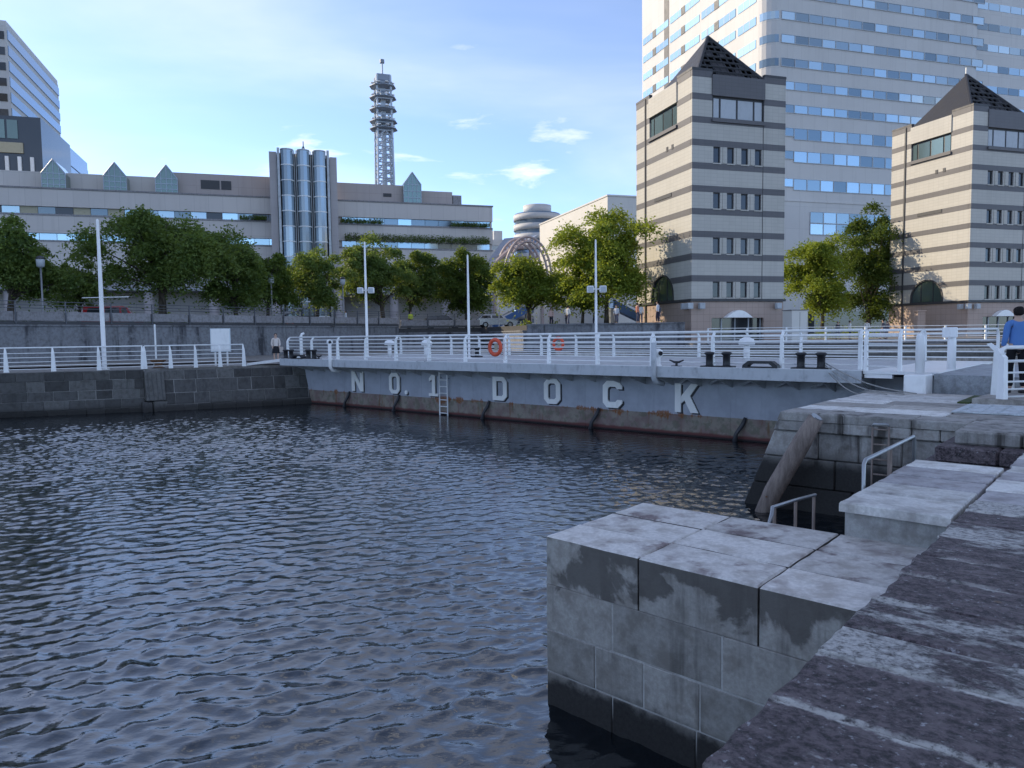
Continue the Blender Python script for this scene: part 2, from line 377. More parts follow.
M['roofdark'] = paint('roof_metal', (.035, .034, .037), .45, .3, .3)
M['mast'] = paint('mast_steel', (.40, .46, .54), .5, .1)
M['mastd'] = paint('mast_platform', (.20, .24, .30), .5, .1)
M['canopy'] = paint('canopy_metal', (.33, .34, .37), .4, .1, .3)
M['pinksteel'] = paint('pink_steel', (.42, .33, .31), .5, .1)
M['bluepanel'] = paint('blue_panel', (.07, .16, .38), .5, .1)
def barkmat():
    m = MT('bark'); p = m.pos(); n = m.noise(m.mapping(p, 0, (1, 1, .2)), 9, 6, .7)
    m.bump(n, .6, .03); return m.done(m.mix(m.step(n, .35, .65), (.035, .028, .022), (.11, .09, .07)), .9, 0, .2)
M['bark'] = barkmat()
def leafmat(name, c0, c1):
    m = MT(name); p = m.pos(); n = m.noise(p, .55, 3, .6); n2 = m.noise(p, 6, 2, .6)
    k = m.math('ADD', m.math('MULTIPLY', n, .55), m.math('MULTIPLY', n2, .45))
    col = m.tint(m.mix(m.step(k, .38, .64), c0, c1), .93, 1.07)
    m.done(col, .55, 0, .3)
    tr = m.n('ShaderNodeBsdfTranslucent'); m.put(tr.inputs[0], m.mix(.5, col, (c1[0]*1.5, c1[1]*1.35, c1[2]*.5)))
    mx = m.n('ShaderNodeMixShader'); mx.inputs[0].default_value = .48
    m.t.links.new(m.b.outputs[0], mx.inputs[1]); m.t.links.new(tr.outputs[0], mx.inputs[2]); m.t.links.new(mx.outputs[0], m.out.inputs[0])
    return m.m
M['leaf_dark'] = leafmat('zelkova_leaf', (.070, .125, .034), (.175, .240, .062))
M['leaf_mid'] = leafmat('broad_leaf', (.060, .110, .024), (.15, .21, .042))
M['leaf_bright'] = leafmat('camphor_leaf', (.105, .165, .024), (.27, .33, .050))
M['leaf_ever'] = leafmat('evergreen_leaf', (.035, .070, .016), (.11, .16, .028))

# ================================================================== SETTING
WZ = -1.85
def watermat():
    m = MT('harbour_water'); p = m.pos()
    a = m.noise(m.mapping(p, R(12), (1.0, 2.0, 1)), 7.0, 3, .55); b = m.noise(m.mapping(p, R(-20), (1.0, 1.6, 1)), 17.0, 3, .6)
    m.bump(m.math('ADD', a, m.math('MULTIPLY', b, .35)), .10, .04)
    m.b.inputs['IOR'].default_value = 1.95
    return m.done((.004, .007, .010), .008, 0, .5)
M['water'] = watermat()
def make_water():
    x0, x1, y0, y1, st = -24.0, 9.0, 1.5, 39.8, .0405
    nx, ny = int((x1-x0)/st)+1, int((y1-y0)/st)+1
    X, Y = np.meshgrid(np.linspace(x0, x1, nx), np.linspace(y0, y1, ny))
    rg = np.random.default_rng(11); Z = np.zeros_like(X)
    DX = np.zeros_like(X); DY = np.zeros_like(X)
    for i in range(84):
        lam = .105*(.56/.105)**(rg.random()**1.1); th = R(102)+rg.normal(0, .85 if lam < .35 else .5)
        k = 2*PI/lam; amp = .0280*lam/(2*PI)*(1.0 if lam < .5 else .8); c_, s_ = math.cos(th), math.sin(th)
        ph = k*(X*c_+Y*s_)+rg.random()*2*PI
        Z += amp*np.sin(ph); DX += amp*c_*np.cos(ph); DY += amp*s_*np.cos(ph)
    # slow gusts: calmer and rougher patches, flatter under the lee of the gate
    G = .82+.26*np.sin(X*.21+Y*.13+1.0)*np.sin(Y*.27-X*.1+.4)+.16*np.sin(X*.53-Y*.31+2.0)*np.sin(Y*.47+X*.22+.9)
    lee = np.clip((21.7-(X*.656+Y*.7547))/9.0, 0, 1); G = G*(.30+.70*lee*lee*(3-2*lee))
    X = X+DX*G*1.6; Y = Y+DY*G*1.6; Z = Z*G+WZ
    v = np.stack([X.ravel(), Y.ravel(), Z.ravel()], 1)
    idx = np.arange(nx*ny).reshape(ny, nx)
    q = np.stack([idx[:-1, :-1].ravel(), idx[:-1, 1:].ravel(), idx[1:, 1:].ravel(), idx[1:, :-1].ravel()], 1)
    B = 240.0
    ex = np.array([(-B, -B), (B, -B), (B, y0), (-B, y0), (x0, y0), (x0, y1), (-B, y1), (x1, y0), (B, y1), (x1, y1), (-B, 60), (B, 60)])
    base = len(v); v = np.vstack([v, np.column_stack([ex, np.full(len(ex), WZ)])])
    q = np.vstack([q, np.array([(0, 1, 2, 3), (3, 4, 5, 6), (7, 2, 8, 9), (6, 8, 11, 10)])+base])
    me = bpy.data.meshes.new('water'); me.vertices.add(len(v)); me.vertices.foreach_set('co', v.ravel())
    me.loops.add(len(q)*4); me.loops.foreach_set('vertex_index', q.ravel()); me.polygons.add(len(q))
    me.polygons.foreach_set('loop_start', np.arange(0, len(q)*4, 4)); me.update(calc_edges=True); me.validate()
    me.materials.append(M['water']); me.shade_smooth()
    o = bpy.data.objects.new('water', me); COL.objects.link(o); tag(o, kind='structure')
make_water()
tag(MB().box(-1500, 1500, -1500, 1500, -5.0, -4.0).build('ground', M['seabed']), kind='structure')
# left quay, road terrace, plaza
LQ = [(-60, 17.8), (-22.49, 32.33), (-17.15, 34.4)]          # left quay edge at the water
LQ2 = [(-16.55, 34.95), (-10.4, 38.2)]
WALL = [(-70, -18.2), (-30.4, 44.0), (-11.3, 74.6), (-3.0, 78.0), (2.6, 57.8), (13.4, 57.2)]
tag(MB().prism([(-60, 18.5), (-22.8, 32.9), (-17.9, 35.0), (-16.6, 36.3), (-10.6, 39.4), (-3, 47), (8, 60), (-8, 85), (-30, 60), (-62, 10)], -4.5, .10).build('quay_apron', M['paving']), kind='structure')
tag(MB().prism([(-70.2, -18)]+[(x-.3, y+.3) for x, y in WALL[1:4]]+[(2.75, 58.1), (13.0, 57.5), (11.4, 72.5), (9, 150), (6, 420), (-420, 420), (-420, -18)], -4.4, 2.30).build('road_terrace', M['asphalt']), kind='structure')
tag(MB().prism([(13.6, 52.2), (120, 47), (300, 120), (300, 420), (4, 420), (9, 150), (11.4, 72.5), (13.4, 58)], -4.4, .70).build('plaza', M['paving']), kind='structure')
tag(MB().prism([D(-4, 29, 0)[:2], D(3, 20, 0)[:2], (60, 20), (120, 46), (13.6, 51.5), (3.5, 57)], -4.3, -.45).build('dock_floor', M['piertop']), kind='structure')

# ================================================================== STONEWORK
def wall_frame(p0, p1):
    p0, p1 = Vector(p0), Vector(p1); d = (p1-p0).normalized(); n = Vector((d.y, -d.x)); return p0, d, n, (p1-p0).length
def stone_wall(label, name, p0, p1, ztop, zbot, course, lens, mats, batter=0.0, skip=0.0, seed=1, group=None, coping=None):
    rg = random.Random(seed); o0, d, n, Lg = wall_frame(p0, p1)
    rz = math.atan2(d.y, d.x); t = thing(name, label, 'wall', (o0.x, o0.y, zbot), rz, group, (0, 0, zbot))
    sl = lambda p: (p[0], p[1]-(ztop-p[2])*batter, p[2])
    MB(sl).box(0, Lg, .022, .7, zbot, ztop-.02).build('core', M['mortarm'], t)
    z = ztop
    ci = 0
    while z > zbot+.05:
        h = course[min(ci, len(course)-1)]*rg.uniform(.96, 1.04); z1 = max(z-h, zbot); x = -rg.uniform(0, lens[0]) if ci else 0
        while x < Lg-.02:
            l = rg.uniform(*lens); a, b = max(x, 0), min(x+l, Lg); x += l
            if b-a < .06: continue
            off = rg.uniform(-.02, .02)
            m = rg.choice(mats)
            MB(sl).cbox(a+.006, b-.006, off, .5, z1+.006, z-.006, .014).build('stone', m, t)
        z = z1; ci += 1
    if coping:
        x = 0
        while x < Lg-.05:
            l = min(rg.uniform(1.3, 1.7), Lg-x); MB(sl).cbox(x+.005, x+l-.005, -.05, .7, ztop+.002, ztop+coping, .012).build('coping_stone', M['parapet'], t); x += l
    return t
OS = [M['oldstone']]*3+[M['oldpale']]
stone_wall('dark block harbour wall below the white railing at far left', 'harbour_wall', LQ[0], LQ[2], .10, -2.3, [.42, .48, .44, .42, .45], (.62, 1.15), OS, .0, seed=3)
stone_wall('battered stone wall between the far left quay recess and the grey dock gate', 'harbour_wall', LQ2[0], LQ2[1], .02, -2.3, [.42, .62, .55, .45], (.55, 1.1), OS+[M['oldpale']], .30, seed=5)
# recess between them
rw = thing('corner_buttress', 'pale worn stone buttress filling the corner of the left harbour wall', 'wall', (-17.15, 34.4, -2.3), R(38), None, (0, 0, -2.3))
MB(lambda p: (p[0], p[1]-(.1-p[2])*.22, p[2])).cbox(.02, .85, -.1, 1.6, -1.35, .02, .03).build('upper_block', M['oldpale'], rw)
MB(lambda p: (p[0], p[1]-(.1-p[2])*.22, p[2])).cbox(.3, .95, -.05, 1.4, -2.3, -1.37, .05).build('lower_block', M['oldpale'], rw)
MB(lambda p: (p[0], p[1]-(.1-p[2])*.22, p[2])).cbox(-.15, .28, .0, 1.4, -2.3, -1.39, .05).build('lower_block', M['oldstone'], rw)
for k in range(4):
    MB(lambda p: (p[0], p[1]-(.1-p[2])*.22, p[2])).box(.12+k*.19, .15+k*.19, -.115, -.05, -1.3, -.05).build('groove', M['mortard'], rw)

# right foreground quay (dock coordinates)
q = tag(MB().prism([(-1.12, -8), (14, -8), (14, 19.6), (-1.12, 19.6), (-1.12, 12.3), (-1.12, 9.5)], -4.2, -.16).dbuild('quay', M['mortard'], 0, 0, 0), kind='structure')
bj = [-2.2, -1.5, -.8, -.1, .55, 1.15, 1.75, 2.32, 2.93, 3.5, 3.9, 4.42, 4.98, 5.47, 6.05, 6.6, 7.06, 7.53, 8.07, 8.68, 9.23, 9.65, 10.2, 10.75, 11.4, 12.0, 12.58]
PALE = {1.75: .35, 2.32: .35, 2.93: .38, 3.5: .85, 3.9: .62, 4.42: .28, 4.98: .3, 5.47: .5, 6.05: .9, 6.6: .6, 7.06: 1.0}
for i in range(len(bj)-1):
    b0, b1 = bj[i], bj[i+1]
    for a0, a1 in ((-1.15+random.uniform(-.012, .012), 1.05), (1.065, 3.2)):
        sh = .3 if a0 > 0 else 0
        mt = (M['stepgrey'] if i % 2 else M['stepblock']) if (b0 > 7.5 and a0 < 0) else M['quay']
        MB().slab([(a0, b0+.006+sh), (a1, b0+.006+sh), (a1, b1-.006+sh), (a0, b1-.006+sh)], -.16, random.uniform(-.007, .004), .016, .012, 4).build('paving_slab', mt, q); LAST[0].color = (PALE.get(round(b0, 2), random.uniform(.05, .45)), (b0+sh+10)/40, (b1+sh+10)/40, 1)
# pale mortar squeezed up along some joints
# stub pier of blocks
st = dthing('pier_stub', 'stepped concrete block stub jutting from the near quay into the water', 'pier', -2.6, 5.9, -2.4)
bf = lambda a: 5.12-(a+4.06)*.058
MB().prism([(-4.068, bf(-4.068)), (-1.0, bf(-1.0)), (-1.0, 6.76), (-4.068, 6.76)], -2.4, -.742).build('core', M['mortar'], st)
for i, (a0, a1) in enumerate(((-4.07, -3.08), (-3.08, -2.06), (-2.06, -1.10))):
    rows = (0, .32, .66, 1.0)
    for j in range(3):
        f = lambda a, t: bf(a)+(6.78-bf(a))*t
        t0, t1 = rows[j], rows[j+1]; e = .008
        g0, g1 = (.0, .016, .022)[j], (.016, .022, .0)[j]
        MB().slab([(a0+e, f(a0, t0)+g0), (a1-e, f(a1, t0)+g0), (a1-e, f(a1, t1)-g1), (a0+e, f(a0, t1)-g1)], -.735, -.30+random.uniform(-.004, .004), .014, .006, 3).build('coping_slab', [M['stubtop']], st)
for zc, js in (((-.735, -1.155), (-4.07, -3.34, -2.34, -1.1)), ((-1.155, -1.54), (-4.07, -3.52, -3.03, -2.52, -1.75, -1.1)), ((-1.54, -1.97), (-4.07, -3.34, -2.55, -1.85, -1.1)), ((-1.97, -2.4), (-4.07, -3.0, -2.0, -1.1))):
    for a0, a1 in zip(js[:-1], js[1:]):
        e = .006; o = random.uniform(-.011, -.003); z0, z1 = zc[1]+e, zc[0]-e
        k = (lambda o: lambda p: (p[0], p[1]+bf(p[0])+o, p[2]))(o)
        MB(k).cbox(a0+e, a1-e, 0, .4, z0, z1, .006).build('block', M['stubface'], st)
    for b0, b1 in ((5.55, 6.15), (6.15, 6.78)):
        MB().cbox(-4.078, -3.7, b0+.006, b1-.006, zc[1]+.006, zc[0]-.006, .012).build('block', M['stubface'], st)
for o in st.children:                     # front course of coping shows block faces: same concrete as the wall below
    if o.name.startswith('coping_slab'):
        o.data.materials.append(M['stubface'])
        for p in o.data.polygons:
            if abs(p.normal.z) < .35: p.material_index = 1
# pale step block
sb = dthing('concrete_step_block', 'pale concrete block with five top slabs beside the quay edge', 'concrete block', -1.6, 8.1, -2.3)
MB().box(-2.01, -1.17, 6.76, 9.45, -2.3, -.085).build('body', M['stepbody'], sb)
for b0, b1 in zip((6.72, 7.34, 7.90, 8.43, 8.98), (7.34, 7.90, 8.43, 8.98, 9.48)):
    MB().slab([(-2.05, b0+(.026 if b0 > 7 else 0)), (-1.185, b0-(-.001 if b0 > 7 else .025)), (-1.185, b1-.051), (-2.05, b1-.026)], -.085, random.uniform(-.006, .004), .014, .006, 3).build('top_slab', M['stepgrey'] if 7.85 < b0 < 8.9 else M['stepblock'], sb)
# far pier by the gate
pr = dthing('stone_pier', 'weathered stone landing pier beside the right end of the dock gate', 'pier', -2.5, 16.5, -2.6)
bat = lambda p: (p[0]-max(0, -p[2])*.40 if p[0] < -5.0 else p[0], p[1], p[2])
MB(bat).box(-5.22, -1.0, 13.92, 19.55, -2.6, -.165).build('core', M['pier'], pr)
js = (-5.27, -4.15, -3.05, -2.62, -2.2)
for zc, jj in (((0, -.36), js), ((-.36, -.86), (-5.27, -4.6, -3.9, -3.2, -2.6, -2.2)), ((-.86, -1.4), (-5.27, -4.3, -3.4, -2.2)), ((-1.4, -2.6), (-5.27, -4.0, -2.2))):
    for a0, a1 in zip(jj[:-1], jj[1:]):
        o = .0 if zc[0] == 0 else .07
        MB(bat).cbox(a0+.006, a1-.006, 13.74+o+random.uniform(-.015, .015), 14.3, zc[1]+.006, zc[0]-.16 if zc[0] == 0 else zc[0]-.006, .02).build('block', M['pier'], pr)
rowsb = (13.72, 14.5, 15.35, 16.2, 17.1, 18.0, 18.9, 19.6)
for i in range(7):
    aa = [-5.27] + sorted(random.uniform(-4.6, -1.0) for _ in range(2)) + ([1.05] if rowsb[i] > 12 else [])
    if i == 0: aa = [-5.27, -4.15, -3.05, -2.2, -1.1]
    for a0, a1 in zip(aa[:-1], aa[1:]):
        if a1-a0 < .25: continue
        MB(bat).slab([(a0+.006, rowsb[i]+.006), (a1-.006, rowsb[i]+.006), (a1-.006, rowsb[i+1]-.006), (a0+.006, rowsb[i+1]-.006)], -.155, random.uniform(-.012, .006), .018, .012, 3).build('paving_slab', random.choice([M['piertop'], M['piertop'], M['stepblock']]) if i else M['pier'], pr)
stp = dthing('landing_steps', 'worn dark stone steps leading down from the pier to the water slot', 'steps', -1.7, 13, -2.5)
for a0, b0, z1, zb in ((-2.22, 12.62, -.005, -.22), (-2.42, 12.30, -.22, -.46), (-2.6, 11.95, -.46, -.7), (-2.7, 11.6, -.7, -2.5)):
    a = a0
    while a < -1.2:
        l = random.uniform(.7, 1.0); e = min(a+l, -1.13)
        MB().cbox(a+.004, e-.004, b0, 13.72, zb+.003, z1, .03).build('step_stone', M['quay'] if z1 < -.01 else M['pier'], stp); LAST[0].color = (.25, 0, 1, 1); a = e
# ribbed ramp plate, kerb walkway
rp = dthing('ribbed_ramp_plate', 'pale ribbed steel ramp plate lying on the pier paving', 'ramp plate', -.5, 16, .0)
MB().box(-2.72, 2.0, 15.15, 16.85, .008, .030).build('plate', M['plate'], rp)
for k in range(16): MB().box(-2.6+k*.28, -2.57+k*.28, 15.2, 16.8, .0305, .042).build('rib', M['plate'], rp)
tag(MB().prism([(-2.75, 17.3), (4, 17.0), (4, 26), (-2.2, 26)], -.5, .10).dbuild('walkway', M['piertop'], 0, 0, 0), kind='structure')
mo = tag(MB().box(-3.0, -2.78, 17.25, 19.2, -.05, .022).dbuild('moss_strip', M['moss'], -2.9, 18, 0), kind='stuff'); mo['label'] = 'green moss strip along the foot of the ramp'

# end walls round the dock
def plain_wall(label, name, pts, zt, zb, mat, th=.35, panel=None):
    t = thing(name, label, 'wall', (*pts[0], zb), 0, None, (*pts[0], zb))
    for p0, p1 in zip(pts[:-1], pts[1:]):
        o0, d, n, Lg = wall_frame(p0, p1); k = max(1, round(Lg/(panel or Lg)))
        for i in range(k):
            f = (lambda i: lambda p: (o0.x+d.x*p[0]-n.x*p[1], o0.y+d.y*p[0]-n.y*p[1], p[2]))(i)
            MB(f).cbox(Lg*i/k+.01, Lg*(i+1)/k-.01, 0, th, zb, zt, .02).build('wall_panel', mat, t)
        f2 = lambda p: (o0.x+d.x*p[0]-n.x*p[1], o0.y+d.y*p[0]-n.y*p[1], p[2])
        MB(f2).box(0, Lg, -.08, th+.05, zt+.003, zt+.12).build('coping', mat, t)
    return t
plain_wall('long stained concrete retaining wall under the tree-lined road', 'retaining_wall', WALL[0:3], 2.40, -.5, M['retain'], panel=7.4)
plain_wall('low concrete wall end turning back below the sunlit street tree', 'retaining_wall', [WALL[2], WALL[3], (1.0, 62.5)], 1.75, -.5, M['retain'], panel=7)
plain_wall('dark concrete dock end wall in front of the left striped tower', 'dock_end_wall', [(1.2, 58.0), WALL[4], WALL[5]], 2.20, -.5, M['retain'], panel=3.7)
stone_wall('grey rubble stone wall below the right striped tower', 'plaza_wall', (13.8, 51.8), (58, 49.6), .60, -.9, [.5], (1.2, 2.2), [M['oldpale'], M['parapet'], M['oldpale']], 0, seed=9, coping=.12)
# stepped terraces seen through the railings
dt = thing('stone_terraces', 'low stone terraces at the dock head seen through the gate railing', 'steps', (13, 50, -.45), R(-2.9), None, (0, 0, -.45))
for k in range(4): MB().cbox(-12+k, 24, -4.0+k*.9, 1.6, -.45+k*.24, -.45+(k+1)*.24-.006, .02).build('tread', M['oldpale'] if k % 2 else M['piertop'], dt)

# ================================================================== DOCK GATE
gt = dthing('dock_gate', 'long grey steel dock gate lettered NO.1 DOCK with white railings', 'dock gate', -19.5, 24.3, -2.4)
DZ, HB, DB0, DB1 = .45, 21.70, 20.32, 28.3
MB().box(-33.4, -3.9, HB, 27.2, -3.2, .235).build('hull', M['hull'], gt)
hull = gt.children[0]
for a in (-30.2, -26.9, -24.1, -21.0, -18.2, -15.4, -12.6, -9.9, -7.1):
    MB().box(a, a+.018, HB-.006, HB+.01, -2.4, .2).build('weld_seam', M['hull'], hull)
dk = MB().box(-33.0, -5.72, DB0+.03, DB1, .28, DZ).build('deck', M['deckfloor'], gt)
MB().box(-33.05, -5.70, DB0, DB0+.028, .13, DZ+.012).build('edge_beam', M['deck'], dk)
MB().box(-33.05, -5.70, DB0+.03, DB0+.16, DZ+.001, DZ+.02).build('waterway', M['white'], dk)
MB().box(-5.69, -3.95, DB0+.1, DB1, .375, DZ-.004).build('end_plate', M['white'], dk)
MB().box(-5.66, -5.0, DB0+.12, DB0+.30, .27, .37).build('pale_pad', M['white'], dk)
for i in range(27):
    a = -32.3+i*1.02
    MB().add([(a, HB, .24), (a, DB0+.06, .24), (a, DB0+.06, .16), (a, HB, -.22), (a+.05, HB, .24), (a+.05, DB0+.06, .24), (a+.05, DB0+.06, .16), (a+.05, HB, -.22)],
             [(0, 1, 2, 3), (7, 6, 5, 4), (0, 4, 5, 1), (1, 5, 6, 2), (2, 6, 7, 3), (3, 7, 4, 0)]).build('bracket', M['deck'], gt)
for i in range(5):    # long diagonal struts under the right end
    a = -11.6+i*1.05
    MB().tube([(a, HB-.02, -.12), (a+1.0, DB0+.1, .22)], .045, 6).build('strut', M['deck'], gt)
# letters
def octo(x0, x1, z0, z1, c): return [(x0+c, z0), (x1-c, z0), (x1, z0+c), (x1, z1-c), (x1-c, z1), (x0+c, z1), (x0, z1-c), (x0, z0+c)]
def letter(ch, a0, a1, zb, zt, y0, y1, dx, dz):
    mb = MB(); x0, x1 = a0+dx, a1+dx; b, t = zb+dz, zt+dz; W = x1-x0; H = t-b; s = .26*W if ch != '1' else .3*W
    if ch == 'N':
        mb.eprism([(x0, b), (x0+s, b), (x0+s, b+H*.62), (x1-s, b), (x1, b), (x1, t), (x1-s, t), (x1-s, t-H*.62), (x0+s, t), (x0, t)], y0, y1)
    elif ch == 'O': mb.ring(octo(x0, x1, b, t, .17), octo(x0+s, x1-s, b+s*.9, t-s*.9, .07), y0, y1)
    elif ch == 'D':
        mb.ring([(x0, b), (x1-.17, b), (x1, b+.17), (x1, t-.17), (x1-.17, t), (x0, t)], [(x0+s, b+s*.9), (x1-s-.07, b+s*.9), (x1-s, b+s*.9+.07), (x1-s, t-s*.9-.07), (x1-s-.07, t-s*.9), (x0+s, t-s*.9)], y0, y1)
    elif ch == 'C':
        c = .17; i = .07; e = H*.30
        mb.eprism([(x0+c, b), (x1-c, b), (x1, b+c), (x1, b+e), (x1-s, b+e), (x1-s, b+s+i), (x1-s-i, b+s), (x0+s+i, b+s), (x0+s, b+s+i), (x0+s, t-s-i), (x0+s+i, t-s), (x1-s-i, t-s), (x1-s, t-s-i), (x1-s, t-e), (x1, t-e), (x1, t-c), (x1-c, t), (x0+c, t), (x0, t-c), (x0, b+c)], y0, y1)
    elif ch == 'K':
        mb.eprism([(x0, b), (x0+s, b), (x0+s, b+H*.30), (x0+s*1.6, b+H*.42), (x1-s*1.25, b), (x1, b), (x0+s*2.5, b+H*.58), (x1, t), (x1-s*1.2, t), (x0+s, b+H*.55), (x0+s, t), (x0, t)], y0, y1)
    elif ch == '1':
        mb.eprism([(x0, b), (x1, b), (x1, b+.12), (x1-.17, b+.12), (x1-.17, t), (x0+.20, t), (x0+.02, t-.18), (x0+.02, t-.30), (x0+.20, t-.22), (x0+.20, b+.12), (x0, b+.12)], y0, y1)
    else: mb.eprism(octo(x0, x1, b, t, .05), y0, y1)
    return mb
M['letter'] = paint('letter_white', (.92, .90, .85), .45, .08)
for ch, a0, a1 in (('N', -29.0, -28.12), ('O', -26.22, -25.50), ('.', -25.16, -24.98), ('1', -23.58, -23.02), ('D', -19.85, -19.10), ('O', -17.24, -16.48), ('C', -14.60, -13.80), ('K', -11.78, -10.95)):
    nm = {'.': 'full_stop', '1': 'numeral_one'}.get(ch, 'letter_'+ch.lower())
    zt = -.14 if ch != '.' else -.90
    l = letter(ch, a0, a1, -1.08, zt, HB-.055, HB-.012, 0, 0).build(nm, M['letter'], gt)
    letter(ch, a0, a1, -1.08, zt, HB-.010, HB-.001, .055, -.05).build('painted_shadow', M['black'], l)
# waterline fenders, rust, pipes
for a in (-29.3, -25.65, -20.15, -14.88, -9.5):
    MB().tube([(a+.12, HB-.05, -1.12), (a+.05, HB-.10, -1.35), (a-.12, HB-.16, -1.62), (a-.16, HB-.2, -1.95)], [.05, .07, .06, .1], 7).build('rusty_fender_chain', M['dark'], gt, True)
for a in (-28.7, -11.75):
    v = MB().tube([(a, DB0-.07, DZ+.75), (a, DB0-.07, .12), (a, DB0+.02, -.02), (a, DB0+.5, -.1)], .085, 10).build('overboard_pipe', M['white'] if a < -20 else M['deck'], gt, True)
# ladder
ld = MB().tube([(-22.84, HB-.12, .45), (-22.84, HB-.12, -2.1)], .03, 6).tube([(-22.36, HB-.12, .45), (-22.36, HB-.12, -2.1)], .03, 6).build('ladder', M['white_far'], gt)
for i in range(9): MB().tube([(-22.84, HB-.12, .2-i*.28), (-22.36, HB-.12, .2-i*.28)], .022, 6).build('rung', M['white_far'], ld)
for s in (-22.84, -22.36): MB().box(s-.02, s+.02, HB-.12, HB, -.3, -.26).build('ladder_bracket', M['steel'], ld)
MB().tube([(-22.84, HB-.12, .44), (-22.84, DB0+.02, .46)], .03, 6).tube([(-22.36, HB-.12, .44), (-22.36, DB0+.02, .46)], .03, 6).build('ladder_head', M['steel'], ld)
# railings
def railing(parent, name, a0, a1, b, zb, sgn, n, mat, bars=4):   # sgn: side the head leans to
    top = 1.045
    r = MB().tube([(a0, b+.13*sgn, zb+top), (a1, b+.13*sgn, zb+top)], .034, 8).build(name, mat, parent, True)
    for i in range(bars):
        z = zb+.12+i*(.76/bars)
        MB().tube([(a0, b+.005*sgn, z), (a1, b+.005*sgn, z)], .020, 6).build('rail_bar', mat, r, True)
    MB().tube([(a0, b+.03*sgn, zb+.90), (a1, b+.03*sgn, zb+.90)], .026, 6).build('rail_bar', mat, r, True)
    for i in range(n):
        a = a0+(a1-a0)*i/(n-1)
        vs = []
        for y0, y1, z in ((-.075, .085, 0), (-.055, .06, .5), (-.045, .04, .84), (-.01, .075, .93), (.08, .165, 1.035)):
            w2 = .04 if z < .9 else .03
            vs += [(a-w2, b+y0*sgn, zb+z), (a+w2, b+y0*sgn, zb+z), (a+w2, b+y1*sgn, zb+z), (a-w2, b+y1*sgn, zb+z)]
        fs = [(0, 3, 2, 1), (16, 17, 18, 19)]
        for k in range(4):
            for j in range(4): fs.append((k*4+j, k*4+(j+1) % 4, k*4+4+(j+1) % 4, k*4+4+j))
        MB().add(vs, fs).build('post', mat, r)
    return r
railing(gt, 'near_railing', -32.95, -5.85, DB0+.42, DZ+.02, 1, 14, M['white'], 5)
railing(gt, 'far_railing', -32.95, -3.8, DB1-.15, DZ, -1, 15, M['white'])
rr = railing(gt, 'end_railing', -5.65, -4.85, DB0+.2, DZ, 1, 2, M['white'])
# deck gear: bitts, fairleads, cleats, vents
def bitts(label, a, b, s=1.0, small=False):
    t = dthing('mooring_bitts', label, 'bollard', a, b, DZ, 'black twin mooring bitts on the gate deck')
    MB().cbox(a-.50*s, a+.50*s, b-.16, b+.16, DZ+.001, DZ+.06, .012).build('base_plate', M['black'], t)
    for d in (-.27*s, .27*s):
        MB().lathe([(.12, .062), (.105, .09), (.105, .37), (.15, .40), (.15, .45), (.10, .47)], (a+d, b, DZ), 14).build('post', M['black'], t, True)
bitts('black twin mooring bitts just right of the letter K', -9.75, DB0+.2)
bitts('black twin mooring bitts tied with ropes at the right end of the gate', -7.05, DB0+.2)
bitts('black twin mooring bitts at the far left tip of the gate deck', -32.55, DB0+.2, .9)
bitts('black twin mooring bitts second from the far left gate end', -30.6, DB0+.2, .9)
bitts('black twin mooring bitts behind the near railing by the flag pole', -24.9, DB1-2.5, 1)
def fairlead(label, a, b):
    t = tag(MB().ring([(a-.52, DZ+.002), (a+.52, DZ+.002), (a+.50, DZ+.10), (a+.34, DZ+.22), (a-.34, DZ+.22), (a-.50, DZ+.10)], [(a-.36, DZ+.06), (a+.36, DZ+.06), (a+.34, DZ+.09), (a+.25, DZ+.15), (a-.25, DZ+.15), (a-.34, DZ+.09)], b-.12, b+.12).dbuild('fairlead', M['black'], a, b, DZ), label, 'fairlead', 'black fairleads on the gate deck edge')
fairlead('black oval fairlead between the two right mooring bitts', -8.42, DB0+.15)
fairlead('black oval fairlead between the two far left mooring bitts', -31.6, DB0+.15)
def cleat(label, a, b):
    t = dthing('deck_cleat', label, 'cleat', a, b, DZ, 'black horn cleats on the gate deck')
    MB().cbox(a-.16, a+.16, b-.07, b+.07, DZ+.001, DZ+.04).build('base', M['black'], t)
    MB().tube([(a-.24, b, DZ+.21), (a-.08, b, DZ+.15), (a+.08, b, DZ+.15), (a+.24, b, DZ+.21)], [.02, .035, .035, .02], 8).tube([(a, b, DZ+.03), (a, b, DZ+.16)], .04, 8, False).build('horns', M['black'], t, True)
cleat('small black horn cleat above the letter K', -11.1, DB0+.18)
cleat('small black horn cleat above the gap left of the letter N', -29.95, DB0+.18)
def goose(label, a, b, h):
    t = dthing('gooseneck_vent', label, 'vent', a, b, DZ, 'white gooseneck vents on the gate deck')
    MB().lathe([(.11, 0), (.11, .05), (.075, .06), (.075, h-.12)], (a, b, DZ), 12).build('pipe', M['white'], t, True)
    MB().lathe([(.05, -.14), (.125, -.09), (.15, 0), (.125, .09), (.05, .14)], (a, b, DZ+h), 14).build('head', M['white'], t, True)
    MB().tube([(a+.10, b-.06, DZ+h), (a+.15, b-.09, DZ+h-.01)], .07, 10).build('mouth', M['black'], t)
goose('white gooseneck vent with a black mouth left of the letter K', -11.75, DB0+.2, .42)
goose('white round-headed vent on the far left of the gate deck', -29.5, DB0+.5, .82)
def mush(label, a, b, h=.72):
    t = dthing('mushroom_vent', label, 'vent', a, b, DZ, 'white mushroom vents on the gate deck')
    MB().lathe([(.10, 0), (.10, h-.05)], (a, b, DZ), 12).build('stem', M['white'], t, True)
    MB().lathe([(.25, h-.10), (.27, h-.02), (.22, h+.09), (.10, h+.15), (.01, h+.16)], (a, b, DZ), 16).build('cap', M['white'], t, True)
